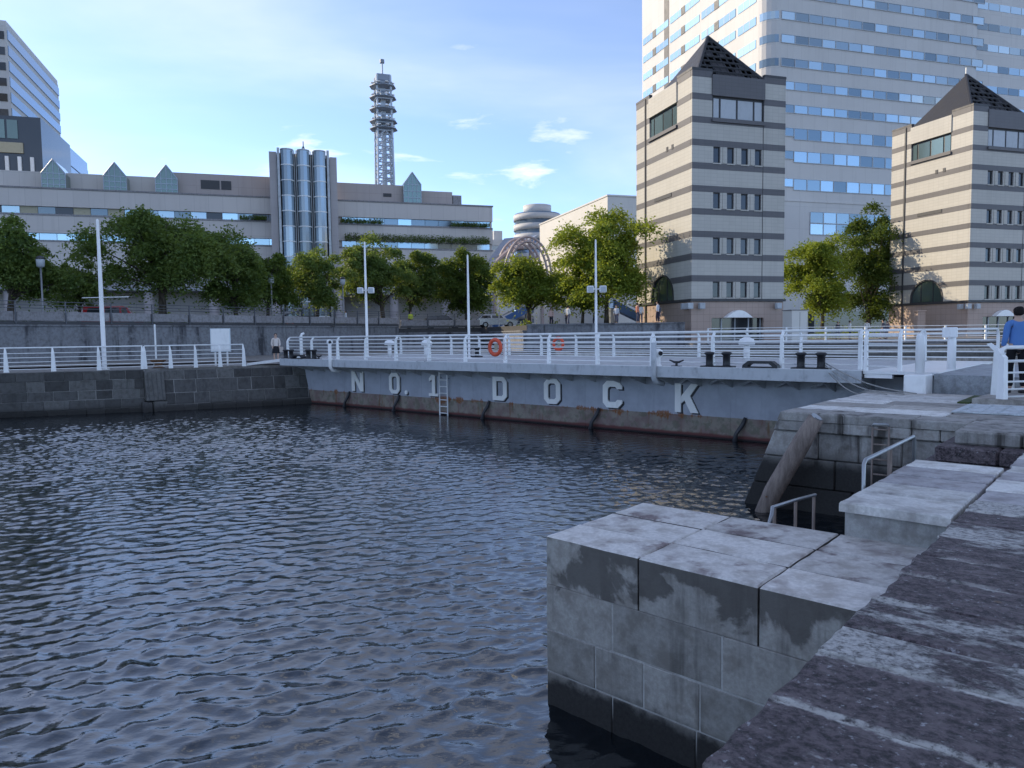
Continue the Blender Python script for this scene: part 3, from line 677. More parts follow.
mush('white mushroom vent on the deck right of the letter K', -10.2, 23.6)
mush('white mushroom vent on the deck above the letter O of NO', -26.0, 23.8)
mush('white mushroom vent behind the railing near the letter N', -29.2, 24.2)
def lifebuoy(label, a, b, z):
    t = dthing('lifebuoy', label, 'lifebuoy', a, b, z, 'orange lifebuoys hung on the gate railings')
    vs = []; fs = []; n, m = 24, 8
    for i in range(n):
        q_ = 2*PI*i/n
        for j in range(m):
            w_ = 2*PI*j/m; rr_ = .275+.075*math.cos(w_); vs.append((a+rr_*math.cos(q_), b+.06*math.sin(w_), z+rr_*math.sin(q_)))
    for i in range(n):
        for j in range(m): fs.append((i*m+j, ((i+1) % n)*m+j, ((i+1) % n)*m+(j+1) % m, i*m+(j+1) % m))
    MB().add(vs, fs).build('ring', M['orange'], t, True)
    MB().box(a-.07, a+.08, b+.03, b+.06, z-.10, z+.12).build('light_holder', M['warm'], t)
lifebuoy('orange lifebuoy hanging on the near gate railing above the letter D', -18.45, DB0-.02, DZ+.60)
lifebuoy('paler orange lifebuoy on the far gate railing', -21.3, DB1-.42, DZ+.60)
def pole(label, name, loc, h, r0, floods=0, arm=None, mat=None):
    t = thing(name, label, 'pole', loc, 0, 'tall white poles round the dock')
    MB().lathe([(r0*2.2, 0), (r0*2.2, .05), (r0, .06), (r0*.95, h*.5), (r0*.6, h), (r0*.2, h+.05)], (0, 0, 0), 12).build('shaft', mat or M['white'], t, True)
    if arm: MB().tube([(-.9, 0, arm), (1.3, 0, arm+.02)], .02, 6).build('cross_arm', M['white'], t)
    for i in range(floods):
        s = -1 if i % 2 else 1
        MB().tube([(0, 0, h*.585), (s*.3, -.1, h*.585)], .03, 6).build('arm', M['white'], t)
        f = MB().cbox(s*.28-.13, s*.28+.17, -.24, .02, h*.585-.16, h*.585+.14, .03).build('floodlight', M['white_far'], t)
        MB().box(s*.28-.10, s*.28+.14, -.250, -.241, h*.585-.12, h*.585+.10).build('lens', M['blind'], f)
    return t
pole('white pole with two floodlights behind the gate railing at left', 'floodlight_pole', D(-31.0, 24.2, DZ), 5.9, .07, 2)
pole('slim white pole behind the gate railing above the letter 1', 'flag_pole', D(-23.6, 24.2, DZ), 4.65, .06)
pole('white pole with floodlight in front of the sunlit tree beside the left striped tower', 'floodlight_pole', D(-18.95, 27.6, DZ), 5.2, .06, 2)
pole('tall white flag pole standing on the far left quay', 'flag_pole', (-19.27, 35.0, .10), 7.0, .10, 0, 3.4)
# ropes
rg = random.Random(4)
for i, (e, lab) in enumerate(((-4.6, 'lowest'), (-4.3, 'middle'), (-4.1, 'upper'))):
    s = Vector((-6.8, DB0+.30, DZ+.14+i*.05)); f_ = Vector((e, 18.4+i*.25, .03)); pts = []
    for k in range(11):
        u_ = k/10; p = s.lerp(f_, u_); p.z -= .34*math.sin(PI*u_)*(1-.25*i); p.z = max(p.z, .03 if u_ > .6 else -.3); pts.append(p)
    ro = tag(MB().tube(pts, .016, 6).dbuild('mooring_rope', M['rope'], s.x, s.y, s.z, True), '%s mooring rope sagging from the right bitts to the pier' % lab, 'rope', 'ropes from the gate to the pier')

# ================================================================== RIGHT QUAY FURNITURE
tag(MB().cbox(-4.50, -4.02, 19.42, 20.1, -.13, .43, .02).dbuild('bearing_block', M['white'], -4.25, 19.8, 0), 'white painted block under the gate end plate', 'block')
def gatepost(label, a, b, z, h):
    t = dthing('barrier_post', label, 'post', a, b, z, 'white barrier posts at the gate end')
    MB().lathe([(.105, .0), (.105, h-.2), (.09, h-.06), (.03, h)], (a, b, z), 12).build('post', M['white'], t, True)
    MB().add([(a-.02, b-.03, z+h-.18), (a+.05, b-.03, z+h-.05), (a+.09, b-.03, z+h+.10), (a+.05, b-.03, z+h+.11), (a-.04, b-.03, z+h-.04), (a-.02, b+.03, z+h-.18), (a+.05, b+.03, z+h-.05), (a+.09, b+.03, z+h+.10), (a+.05, b+.03, z+h+.11), (a-.04, b+.03, z+h-.04)],
             [(0, 1, 2, 3, 4), (9, 8, 7, 6, 5), (0, 5, 6, 1), (1, 6, 7, 2), (2, 7, 8, 3), (3, 8, 9, 4), (4, 9, 5, 0)]).build('bent_tip', M['white'], t)
gatepost('white round post standing above the white block at the gate end', -4.26, 19.9, .435, .98)
gatepost('white round post on the concrete ramp, right of the white block', -4.05, 22.4, .42, .95)
gp = MB().cbox(-4.25, -3.9, 22.2, 22.3, 1.28, 1.55, .02).build('sign_plate', M['white'], bpy.data.objects['barrier_post.001'])
tag(MB().eprism([(-4.0, -.45), (2.5, -.45), (2.5, .30), (-4.0, .425)], 20.12, 26.5).dbuild('ramp', M['ramp'], -1, 23, 0), kind='structure')
# white railing at the right edge
P0 = Vector((9.75, 14.67)); wr = thing('quay_railing', 'white quay railing at the right edge in front of the person in blue', 'railing', (P0.x, P0.y, .0), R(8))
def qpost(parent, x, y=0):
    MB().add([(x-.05, y-.10, 0), (x+.05, y-.10, 0), (x+.05, y+.10, 0), (x-.05, y+.10, 0), (x-.045, y-.07, .93), (x+.045, y-.07, .93), (x+.045, y+.06, .93), (x-.045, y+.06, .93), (x-.035, y+.12, 1.10), (x+.035, y+.12, 1.10), (x+.035, y+.2, 1.08), (x-.035, y+.2, 1.08)],
             [(0, 3, 2, 1), (0, 1, 5, 4), (1, 2, 6, 5), (2, 3, 7, 6), (3, 0, 4, 7), (4, 5, 9, 8), (5, 6, 10, 9), (6, 7, 11, 10), (7, 4, 8, 11), (8, 9, 10, 11)]).build('post', M['white'], parent)
for i in range(3): qpost(wr, i*1.6)
MB().tube([(-.02, .0, .97), (.06, .10, 1.08), (.2, .16, 1.12), (3.4, .16, 1.12)], .04, 8).build('top_rail', M['white'], wr, True)
for z in (.14, .29, .44, .62, .85): MB().tube([(0, 0, z), (3.3, 0, z)], .02 if z < .8 else .028, 6).build('rail_bar', M['white'], wr, True)
wr2 = thing('quay_railing', 'short white return railing just behind the right edge railing', 'railing', (10.25, 15.6, .1), R(48))
for i in range(2): qpost(wr2, i*1.6)
for z in (.14, .29, .44, .62, .85): MB().tube([(0, 0, z), (1.7, 0, z)], .02, 6).build('rail_bar', M['white'], wr2, True)
# slanting log fender against the pier
lg = dthing('log_fender', 'weathered slanting timber log leaning on the pier face', 'log fender', -5.4, 13.45, -2.2)
m = MT('weathered_log'); p = m.obj(); n_ = m.noise(m.mapping(p, 0, (1, 1, .15)), 14, 6, .7); m.bump(n_, .25, .01)
M['log'] = m.done(m.mix(m.step(n_, .35, .65), (.17, .135, .115), (.29, .235, .20)), .85, 0, .3)
MB().tube([(-4.52, 13.45, -.05), (-4.75, 13.42, -.5), (-5.25, 13.4, -1.45), (-5.55, 13.38, -2.2)], [.135, .165, .17, .165], 16).build('timber', M['log'], lg, True)
MB().tube([(-4.50, 13.45, -.02), (-4.515, 13.45, -.04)], .1, 12).build('end_cap', M['steel'], lg)
MB().tube([(-5.2, 13.55, -1.3), (-5.32, 13.23, -1.55), (-5.25, 13.5, -1.6)], .025, 6).build('shackle', M['rust'], lg)
def handrail(label, pts, posts, r=.020, mat=None):
    a, b, z = pts[0]; t = dthing('hand_rail', label, 'handrail', a, b, z-.6, 'steel hand rails round the landing slot')
    MB().tube(pts, r, 8).build('rail', mat or M['steel'], t, True)
    for pa, pb, z0, z1 in posts: MB().tube([(pa, pb, z0), (pa, pb, z1)], r*.95, 8).build('post', M['log'] if z1 < .23 else M['steel'], t, True)
    return t
handrail('low steel hand rail descending from the block stub into the slot', [(-2.80, 7.0, -.42), (-2.80, 7.1, -.31), (-2.84, 7.22, -.26), (-3.0, 8.3, -.40), (-3.12, 9.3, -.53)], [(-2.85, 7.3, -1.2, -.27), (-3.0, 8.3, -1.6, -.41), (-3.12, 9.25, -1.8, -.53)])
handrail('steel hand rail beside the pale step block', [(-2.1, 7.62, -.6), (-2.1, 7.62, .20), (-2.1, 7.68, .235), (-2.1, 9.58, .25), (-2.1, 9.62, .22), (-2.1, 9.62, -.6)], [(-2.14, 8.75, -.9, .22)])
t = dthing('pier_ladder', 'rusty ladder with steel hoops on the pier face', 'ladder', -3.5, 13.5, -2.2)
for a in (-3.62, -3.36): MB().tube([(a, 13.62, -2.2), (a, 13.60, -.14)], .017, 8).build('stile', M['log'], t, True)
MB().tube([(-3.62, 13.60, -.15), (-3.60, 13.60, -.11), (-3.38, 13.60, -.10), (-3.36, 13.60, -.14)], .019, 8).build('top_hoop', M['steel'], t, True)
for i in range(8): MB().tube([(-3.62, 13.62, -.2-i*.26), (-3.36, 13.62, -.2-i*.26)], .014, 6).build('rung', M['log'], t)

# ================================================================== LEFT QUAY FURNITURE
def left_rail(label, pts, n, end=False):
    (x0, y0), (x1, y1) = pts; L_ = math.hypot(x1-x0, y1-y0); t = thing('quay_railing', label, 'railing', (x0, y0, .10), math.atan2(y1-y0, x1-x0), 'white railings along the left quay')
    for z in (.12, .28, .45, .65, .85): MB().tube([(0, 0, z), (L_, 0, z)], .018, 6).build('rail_bar', M['white'], t, True)
    MB().tube([(0, .08, 1.10), (L_, .08, 1.10)], .03, 8).build('top_rail', M['white'], t, True)
    for i in range(n):
        x = L_*i/(n-1)
        MB().add([(x-.10, -.06, 0), (x+.10, -.06, 0), (x+.10, .06, 0), (x-.10, .06, 0), (x-.06, -.05, .85), (x+.05, -.05, .85), (x+.05, .05, .85), (x-.06, .05, .85), (x-.05, .05, 1.10), (x, .05, 1.10), (x, .10, 1.09), (x-.05, .10, 1.09)],
                 [(0, 3, 2, 1), (0, 1, 5, 4), (1, 2, 6, 5), (2, 3, 7, 6), (3, 0, 4, 7), (4, 5, 9, 8), (5, 6, 10, 9), (6, 7, 11, 10), (7, 4, 8, 11), (8, 9, 10, 11)]).build('post', M['white'], t)
    return t
left_rail('long white railing on the far left harbour wall by the flag pole', [(-38.2, 27.2), (-17.6, 35.3)], 13)
left_rail('short white railing on the quay in front of the blank white board', [(-17.55, 35.4), (-13.5, 37.3)], 5)
t = thing('sign_board', 'blank pale notice board on two legs at the left quay', 'sign', (-15.15, 38.6, .1), R(8))
MB().cbox(-.50, .50, -.03, .03, .72, 1.93, .01).build('panel', M['sign'], t)
MB().box(-.46, .46, -.034, -.031, .76, 1.89).build('face', M['white'], t)
for x in (-.3, .3): MB().box(x-.04, x+.04, .032, .10, 0, 1.9).build('leg', M['white_far'], t)
t = thing('bollard', 'squat rusty dark bollard on the left quay by the railing', 'bollard', (-17.3, 36.2, .1))
MB().lathe([(.26, 0), (.22, .06), (.17, .12), (.19, .26), (.34, .34), (.36, .41), (.2, .46)], (0, 0, 0), 16).build('body', M['rust'], t, True)
MB().lathe([(.30, 0), (.30, .03)], (0, 0, 0), 16).build('base', M['dark'], t)
t = thing('gangway_plate', 'pale sloping gangway plate between left quay and gate', 'gangway', (-12.2, 38.6, .1), R(10))
MB().add([(-1.5, -.3, 0), (1.4, -.3, .30), (1.4, 1.6, .30), (-1.5, 1.6, 0), (-1.5, -.3, .10), (1.4, -.3, .46), (1.4, 1.6, .46), (-1.5, 1.6, .10)], [(0, 3, 2, 1), (4, 5, 6, 7), (0, 1, 5, 4), (1, 2, 6, 5), (2, 3, 7, 6), (3, 0, 4, 7)]).build('plate', M['white'], t)
MB().cbox(1.15, 1.30, -.3, -.18, .30, 1.5, .02).build('post', M['white'], t)
MB().tube([(1.22, -.24, 1.45), (1.26, -.2, 1.58), (1.36, -.1, 1.62)], .06, 8).build('curved_tip', M['white'], t, True)
t = thing('parking_post', 'thin white pole against the left retaining wall', 'pole', (-19.7, 41.0, .1))
MB().lathe([(.05, 0), (.05, 2.2), (.03, 2.24)], (0, 0, 0), 8).build('shaft', M['white_far'], t)
MB().box(-.1, .1, -.1, .1, 0, .03).build('base', M['white_far'], t)

# ================================================================== ROAD EDGE: parapet and fence
def road_parapet(label, p0, p1, z, step):
    o0, d, n, Lg = wall_frame(p0, p1); t = thing('road_parapet', label, 'parapet', (o0.x, o0.y, z), math.atan2(d.y, d.x))
    k = round(Lg/step)
    for i in range(k):
        x0, x1 = Lg*i/k, Lg*(i+1)/k
        MB().cbox(x0+.10, x1-.06, .1, .42, .22, .80+random.uniform(-.01, .01), .03).build('stone_panel', M['parapet'], t)
        MB().box(x0-.03, x0+.03, .0, .07, .05, 1.45).build('post', M['fencegrey'], t)
    for zz_ in (1.02, 1.2, 1.42): MB().tube([(0, .035, zz_), (Lg, .035, zz_)], .022, 6).build('rail', M['fencegrey'], t)
    MB().box(0, Lg, .06, .5, .02, .2).build('dark_base', M['dark'], t)
road_parapet('low stone parapet with dark rail fence along the road above the retaining wall', (-44.0, 22.6), (-11.3, 74.8), 2.52, 2.9)
road_parapet('short parapet fence turning behind the sunlit street tree', (-11.2, 74.9), (-3.2, 78.2), 2.32, 2.9)
t = thing('plaza_railing', 'thin white railing on the stone wall below the right tower', 'railing', (13.8, 52.0, .72), R(-2.85), None)
for i in range(17):
    x = i*2.7; MB().box(x-.05, x+.05, -.05, .05, 0, 1.05).build('post', M['white'], t)
for z in (.3, .55, .8, 1.04): MB().tube([(0, 0, z), (43.2, 0, z)], .022, 6).build('rail_bar', M['white'], t)

# ================================================================== BUILDINGS
def at_grid(o, x, y, z=0): c, s = math.cos(GRID), math.sin(GRID); return (o[0]+x*c-y*s, o[1]+x*s+y*c, z)
# ---- striped towers
def striped_tower(label, loc):
    t = thing('striped_tower', label, 'tower', loc, GRID, 'striped stone towers with pyramid roofs')
    W_, Dp, zb = 9.1, 9.9, 0
    S = [4.9+.70, 8.0-.7, 9.9-.7, 11.7-.7, 13.6-.7, 15.5-.7, 17.4-.7, 19.25-.7, 21.1-.7]    # stripe undersides (local z)
    S = [5.75-.7, 7.55-.7, 9.42-.7, 11.28-.7, 13.15-.7, 15.02-.7, 16.9-.7, 18.75-.7, 20.62-.7, 22.45-.7]
    TOP = 22.35
    nx, ny = [2.02, 3.35, 4.72, 6.06], .68     # small windows
    # shell built course by course with real openings on the front face
    body = MB().box(.25, W_-.02, .25, Dp-.02, 3.45, 21.6).build('core', M['dark'], t)
    MB().box(.31, W_-.31, 1.2, Dp-.02, .01, 3.44).build('lobby_core', M['dark'], t)
    edges = [3.62]+[v for s_ in S for v in (s_, s_+.52)]
    edges = sorted(set(edges)); lv = list(zip(edges[:-1], edges[1:]))
    rowz = [(S[0]-1.33, S[0]-.02), (S[2]-1.33, S[2]-.02), (S[4]-1.33, S[4]-.02), (S[6]-1.33, S[6]-.02)]
    for z0, z1 in lv:
        dark = any(abs(z0-s_) < .01 for s_ in S); mat = M['charcoal'] if dark else M['cream']; pr_ = .0 if not dark else -.012
        nm = 'dark_stripe' if dark else 'cream_course'
        win = next((r for r in rowz if r[0] > z0-.01 and r[1] < z1+.03), None)
        big = z0 > S[7]+.4 and z1 < S[8]+.56 or abs(z0-S[8]) < .01
        topc = z0 > S[8]+.4
        mb = MB()
        def front(x0, x1, za, zc): mb.box(x0, x1, pr_, .25, za, zc)
        if win:
            w0, w1 = win
            front(0, W_, z0, w0); xs = [0]+[v for x in nx for v in (x, x+ny)]+[W_]
            for i in range(0, len(xs), 2): front(xs[i], xs[i+1], w0, z1)
        elif z0 > S[8]-.1: front(0, 1.9, z0, z1); front(6.95, W_, z0, z1)
        elif abs(z1-S[8]) < .01: front(0, 1.9, z0, z1); front(6.95, W_, z0, z1)
        else: front(0, W_, z0, z1)
        # left face
        def left(y0, y1): mb.box(pr_, .25, y0, y1, z0, z1)
        if z0 > S[8]-2.0 and z0 > S[7]+.4: left(.251, 2.4); left(7.3, Dp)
        elif z1 < 7.0 and z0 < 5.9: left(.251, 2.85 if z0 < 5.0 else 3.5); left(7.05 if z0 < 5.0 else 6.4, Dp)
        else: left(.251, Dp)
        mb.box(W_-.25, W_-pr_, .251, Dp, z0, z1); mb.box(.251, W_-.251, Dp-.25, Dp-pr_, z0, z1)
        mb.build(nm, mat, t)
    # small windows
    for w0, w1 in rowz:
        for x in nx:
            f = MB().ring([(x, w0), (x+ny, w0), (x+ny, w1), (x, w1)], [(x+.07, w0+.07), (x+ny-.07, w0+.07), (x+ny-.07, w1-.07), (x+.07, w1-.07)], .12, .2).build('window', M['dark'], t)
            MB().box(x+.07, x+ny-.07, .17, .19, w0+.07, w1-.07).build('pane', M['glassd'], f)
            MB().box(x-.05, x+ny+.05, -.08, .02, w0-.10, w0-.004).build('sill', M['cream'], f)
        for i in range(3): MB().box(nx[i]+ny+.22, nx[i+1]-.22, -.05, -.015, w0, w1).build('pilaster', M['cream'], t)
    # large top windows
    def bigwin(f3, Lw, mirror):
        w = MB(f3).box(0, Lw, .16, .2, S[8]-1.5, S[8]+.55).build('top_window', M['dark'], t)
        for i, (a, b) in enumerate(((.02, .14), (.16, .47), (.49, .80), (.82, .98))):
            MB(f3).box(a*Lw+.05, b*Lw-.05, .10, .158, S[8]-1.38, S[8]+.22).build('pane', M['blind'] if not mirror else M['glassg'], w)
        MB(f3).box(-.06, Lw+.06, -.10, .2, S[8]+.42, TOP-.32).build('lintel', M['charcoal'] if not mirror else M['cream'], t)
        MB(f3).box(-.08, Lw+.08, -.16, .12, S[8]-1.72, S[8]-1.46).build('ledge', M['charcoal'], t)
        MB(f3).box(.0, Lw, .02, .24, S[8]-2.4, S[8]-1.73).build('apron', M['cream'] if mirror else M['hotel'], t)
    bigwin(lambda p: (1.92+p[0], p[1], p[2]), 5.0, False)
    bigwin(lambda p: (p[1], 7.28-p[0], p[2]), 4.85, True)
    MB().box(.002, W_-.002, .26, Dp-.26, 21.6, 21.7).build('flat_roof', M['dark'], t)
    MB().ring([(-.03, -.03), (W_+.03, -.03), (W_+.03, Dp+.03), (-.03, Dp+.03)], [(.3, .3), (W_-.3, .3), (W_-.3, Dp-.3), (.3, Dp-.3)], 0, 1)
    for x0, x1, y0, y1 in ((-.03, 1.9, -.03, .3), (6.95, W_+.03, -.03, .3), (-.03, .3, .31, 2.4), (-.03, .3, 7.3, Dp+.03), (W_-.3, W_+.03, .31, Dp+.03), (.31, W_-.31, Dp-.3, Dp+.03)):
        MB().box(x0, x1, y0, y1, TOP-.08, TOP+.12).build('coping', M['dark'], t)
    # pyramid roof with open lattice on the front
    ap = (W_/2, Dp/2, 27.15); r0, r1, q0, q1, zb_ = .75, W_-.75, .75, Dp-.75, 21.72
    c = [(r0, q0, zb_), (r1, q0, zb_), (r1, q1, zb_), (r0, q1, zb_)]
    MB().add([c[3], c[0], ap, c[1], c[2]], [(0, 1, 2), (2, 3, 4), (4, 0, 2)]).build('roof', M['roofdark'], t)
    rf = [o for o in t.children if o.name.startswith('roof')][-1]
    A, B_ = Vector(c[0]), Vector(c[1]); P = Vector(ap)
    for i in range(9):
        u_ = i/9; p0, p1 = A.lerp(P, u_), B_.lerp(P, u_)
        MB().tube([p0, p1], .11, 5).build('lattice_bar', M['roofdark'], rf)
    for i in range(1, 12):
        b0 = A.lerp(B_, i/12); tt = 1-abs(i/12-.5)*2; MB().tube([b0, b0+((P-(A+B_)/2)*tt)], .075, 4).build('lattice_bar', M['roofdark'], rf)
    for e in (A, B_): MB().tube([e, P], .16, 6).build('ridge', M['roofdark'], rf)
    # shading louvres part-fill the lattice so light comes through in flecks
    rr_ = random.Random(3)
    for i in range(11):
        for j in range(9):
            if rr_.random() < .62:
                s0, s1 = i/11.5, (i+1)/11.5; t0, t1 = j/9, (j+1)/9
                if min(s0, 1-s1) < t1*.5-.02: continue
                q4 = [A.lerp(B_, s_)+(P-(A+B_)/2)*t_ for s_, t_ in ((s0, t0), (s1, t0), (s1, t1), (s0, t1))]
                MB().add(q4, [(0, 1, 2, 3)]).build('louvre', M['roofdark'], rf)
    MB().tube([(W_/2, Dp/2, 27.1), (W_/2, Dp/2, 27.9)], .04, 5).build('lightning_rod', M['steel'], t)
    # base storey
    for z0, z1, x0, x1 in ((0, 3.38, 0, 1.95), (0, 3.38, 7.1, W_), (2.0, 3.38, 1.95, 7.1)): MB().box(x0, x1, .03, .3, z0, z1).build('granite_wall', M['pink'], t)
    MB().box(.03, .3, .31, Dp, 0, 3.38).build('granite_wall', M['pink'], t)
    MB().box(W_-.3, W_-.03, .31, Dp, 0, 3.38).build('granite_wall', M['pink'], t)
    MB().box(-.14, W_+.14, -.14, Dp+.14, 3.40, 3.60).build('ledge', M['dark'], t)
    en = MB().box(1.96, 7.09, .5, .56, .02, 1.99).build('entrance_glass', M['glassd'], t)
    for x in (1.97, 3.1, 4.45, 5.8, 7.0): MB().box(x, x+.09, .40, .52, .01, 1.98).build('frame', M['blind'], en)
    arc = [(3.05+2.6*i/10, 2.02+.62*math.sin(PI*i/10)) for i in range(11)]
    MB().eprism(arc, -.5, .02).build('arched_canopy', M['white'], t)
    # arched window on the left face
    yc, rad, zs = 4.95, 2.05, 3.62
    f3 = lambda p: (p[1], p[0], p[2])
    pts = [(yc+rad*math.cos(PI*i/14), zs+.42+rad*.95*math.sin(PI*i/14)) for i in range(15)]
    pts = [(yc+rad, zs)]+pts+[(yc-rad, zs)]
    inn = [(yc+(y-yc)*.91, zs+.03+(z-zs)*.92) for y, z in pts]
    aw = MB(f3).ring(pts, inn, -.04, .24).build('arched_window', M['dark'], t)
    MB(f3).eprism(inn, .10, .13).build('pane', M['glassg'], aw)
    for y in (yc-.75, yc+.75): MB(f3).box(y-.04, y+.04, .06, .098, zs, zs+2.1).build('mullion', M['dark'], aw)
    # stone filling round the arch
    for sgn in (-1, 1):
        out = [(yc+sgn*rad*1.001*math.cos(PI/2*i/7), zs+.42+rad*.951*math.sin(PI/2*i/7)) for i in range(8)]
        poly = [(yc+sgn*2.11, zs+.02)]+[(yc+sgn*rad, zs+.02)]+out+[(yc, 6.83), (yc+sgn*2.11, 6.83)]
        if sgn > 0: poly = poly
        MB(f3).eprism(poly, .004, .2).build('arch_surround', M['cream'], t)
    for p_ in ((-.35, -.3), (.75, -.35), (W_-.8, -.35), (-.35, .6)):
        fl = MB().cbox(p_[0]-.25, p_[0]+.25, p_[1]-.2, p_[1]+.15, 2.75, 3.25, .03).build('floodlight', M['blind'], t)
    MB().box(-.09, -.02, 7.95, 8.12, .2, TOP-.1).build('drain_pipe', M['dark'], t)
    MB().box(-.06, .0, 3.3, 6.3, 12.62, 12.95).build('vent_slot', M['dark'], t)
    for y in (3.0, 3.9): MB().box(-.05, .01, y, y+.28, 16.6, 17.0).build('vent', M['dark'], t)
    MB().box(6.85, 6.89, -.03, .01, 3.6, TOP-.2).build('joint_strip', M['dark'], t)
    return t
T1 = striped_tower('striped cream tower with pyramid roof left of the tall hotel, nearest the gate', (15.06, 62.0, .70))
T2 = copy_tree(T1); T2.location = (44.75, 72.7, .70); T2['label'] = 'striped cream tower with dark pyramid roof at the right edge'

# ---- tall hotel slab behind
ko = (43.78, 128.0); ho = thing('hotel_tower', 'very tall pale hotel slab with blue window bands behind the striped towers', 'building', (*ko, .7), GRID)
def rnd_rect(x0, x1, y0, y1, r, n=5):
    pts = []
    for cx_, cy_, a0 in ((x1-r, y0+r, -90), (x1-r, y1-r, 0), (x0+r, y1-r, 90), (x0+r, y0+r, 180)):
        for i in range(n+1): q_ = R(a0+90*i/n); pts.append((cx_+r*math.cos(q_), cy_+r*math.sin(q_)))
    return pts
MB().prism(rnd_rect(0, 47.5, 0, 47, 2.6), 0, 76).build('wall', M['hotel'], ho)
MB().prism(rnd_rect(47.6, 74, 2.5, 40, 1.0), 0, 72).build('wing', M['hotel'], ho)
MB().box(.3, 47.2, .5, 46.5, 76.02, 77).build('roof', M['dark'], ho)
rows = [26.3, 31.0, 34.85, 38.75, 42.6, 46.4, 50.3, 54.15, 58.0, 61.85, 65.7]
def winmesh(w_, h_, tall=False):
    fr = MB().ring([(0, 0), (w_, 0), (w_, h_), (0, h_)], [(.07, .09), (w_-.07, .09), (w_-.07, h_-.07), (.07, h_-.07)], -.06, .10).mesh('window', M['blind'])
    pn = MB().box(.07, w_-.07, .0, .03, .09, h_-.07).mesh('pane', M['glass']); return fr, pn
wm_s = winmesh(2.78, 1.45); wm_t = winmesh(2.78, 1.95)
for ri, z in enumerate(rows):
    tall = ri < 3
    for i in range(16):
        if ri >= 8 and i < 0: continue
        ms = wm_t if tall and i > 0 else wm_s
        w_ = inst('window', ms[0], ho, (2.65+i*2.8, -.09, z-.7-(.5 if tall and i > 0 else 0))); inst('pane', ms[1], w_)
    # rounded corner pane
    q_ = 2.6
    pts = [(q_+(-q_-.03)*math.cos(R(8+74*i/5)), q_-(q_+.03)*math.sin(R(8+74*i/5))) for i in range(6)]
    vs = [(x, y, z-.62) for x, y in pts]+[(x, y, z+.66) for x, y in pts]
    MB().add(vs, [(i, i+1, i+7, i+6) for i in range(5)]).build('corner_pane', M['glass'], ho)
    for i in range(9):     # wing
        if ri > 1 and i < 8: inst('wing_window', wm_s[1], ho, (48.6+i*2.8, 2.44, z-.3))
lwin = MB().box(-.06, .10, 0, 5.2, -.68, .68).mesh('side_window', M['glasslight'])
lframe = MB().box(-.07, .02, 0, .12, -.70, .70).mesh('mullion', M['blind'])
lblk = MB().box(-.08, .10, 0, 1.5, -.75, .75).mesh('louvre_panel', M['dark'])
for z in rows[1:]:
    for i in range(7):
        y = 3.2+i*6.0; w_ = inst('side_window', lwin, ho, (-.03, y, z))
        for k in range(1, 3): inst('mullion', lframe, w_, (-.005, k*1.73, 0))
        if i % 2: inst('louvre_panel', lblk, ho, (-.03, y+5.3, z))
for i in range(7):
    inst('window', wm_t[0], ho, (9.0+i*2.8, -.09, 17.6)); inst('window', wm_t[0], ho, (9.0+i*2.8, -.09, 19.6))
    inst('lower_pane', wm_t[1], ho, (9.0+i*2.8, -.09, 17.6)); inst('lower_pane', wm_t[1], ho, (9.0+i*2.8, -.09, 19.6))
MB().box(-.1, 47.6, -.14, -.002, 23.2, 23.6).build('cornice', M['hotel'], ho)
MB().box(-.05, .01, 33, 35, 0, 75.9).build('recess_strip', M['dark'], ho)
MB().box(9, 46, -1.5, 0, 0, 4.2).build('lobby_front', M['glassd'], ho)

# ---- shopping mall on the left
mo_ = (-29.9, 105.0); ml = thing('shopping_mall', 'long low beige shopping mall behind the left row of trees', 'building', (*mo_, 2.3), GRID)
zo = 2.3; X0, X1 = -62.0, 28.6
def mbx(nm, mat, x0, x1, y0, y1, z0, z1, par=ml): return MB().box(x0, x1, y0, y1, z0-zo, z1-zo).build(nm, mat, par)
mbx('core', M['mall'], X0, X1-.3, .5, 40, 2.3, 20.2)
mbx('upper_spandrel', M['mall'], X0, X1, 0, .5, 18.65, 20.85); mbx('parapet_cap', M['parapet'], X0, X1+.1, -.12, .6, 20.86, 21.05)
mbx('middle_spandrel', M['mall'], X0, X1, 0, .5, 15.3, 17.7); mbx('side_wall', M['mall'], X1-.29, X1+.01, .51, 40, 2.3, 20.85)
mbx('lower_spandrel', M['mall'], X0, X1, 0, .5, 9.2, 14.35)
mbx('sill_band', M['parapet'], X0, X1, -.08, -.005, 17.5, 17.72); mbx('sill_band', M['parapet'], X0, X1, -.08, -.005, 14.2, 14.4)
rr_ = random.Random(12)
pan = {k: MB().box(0, 1.94, .32, .36, 0, h).mesh('pane', M[g]) for k, g, h in (('a', 'glass', .93), ('b', 'glassd', .93), ('c', 'warm', .93), ('d', 'glasslight', .93))}
pan2 = {k: MB().box(0, 1.94, .32, .36, 0, .93).mesh('pane', M[g]) for k, g in (('a', 'glasslight'), ('b', 'glass'))}
x = X0+.3
while x < X1-2:
    if not -3.6 < x < 5.2:
        inst('pane', pan[rr_.choice('aaabbdcd' if x < -18 else 'aaaabd')], ml, (x, 0, 17.71-zo))
        if x < 5: inst('pane', pan2[rr_.choice('aab')], ml, (x, 0, 14.36-zo))
    x += 2.0
x = 6.2
while x < 28:
    inst('pane', pan2['b'], ml, (x, 0, 14.36-zo)); x += 2
mbx('roof_wall', M['mallup'], -16.0, -3.4, 1.6, 12, 20.86, 24.05); mbx('roof_wall', M['mallup'], 5.5, 15.4, 1.6, 12, 20.86, 23.75)
mbx('roof_wall_low', M['mall'], X0, -16.02, 3.2, 14, 20.86, 23.6)
mbx('roof_louvre', M['dark'], -12.4, -10.0, 1.54, 1.6, 22.0, 23.2); mbx('roof_louvre', M['dark'], -9.8, -8.5, 1.54, 1.6, 22.0, 23.2)
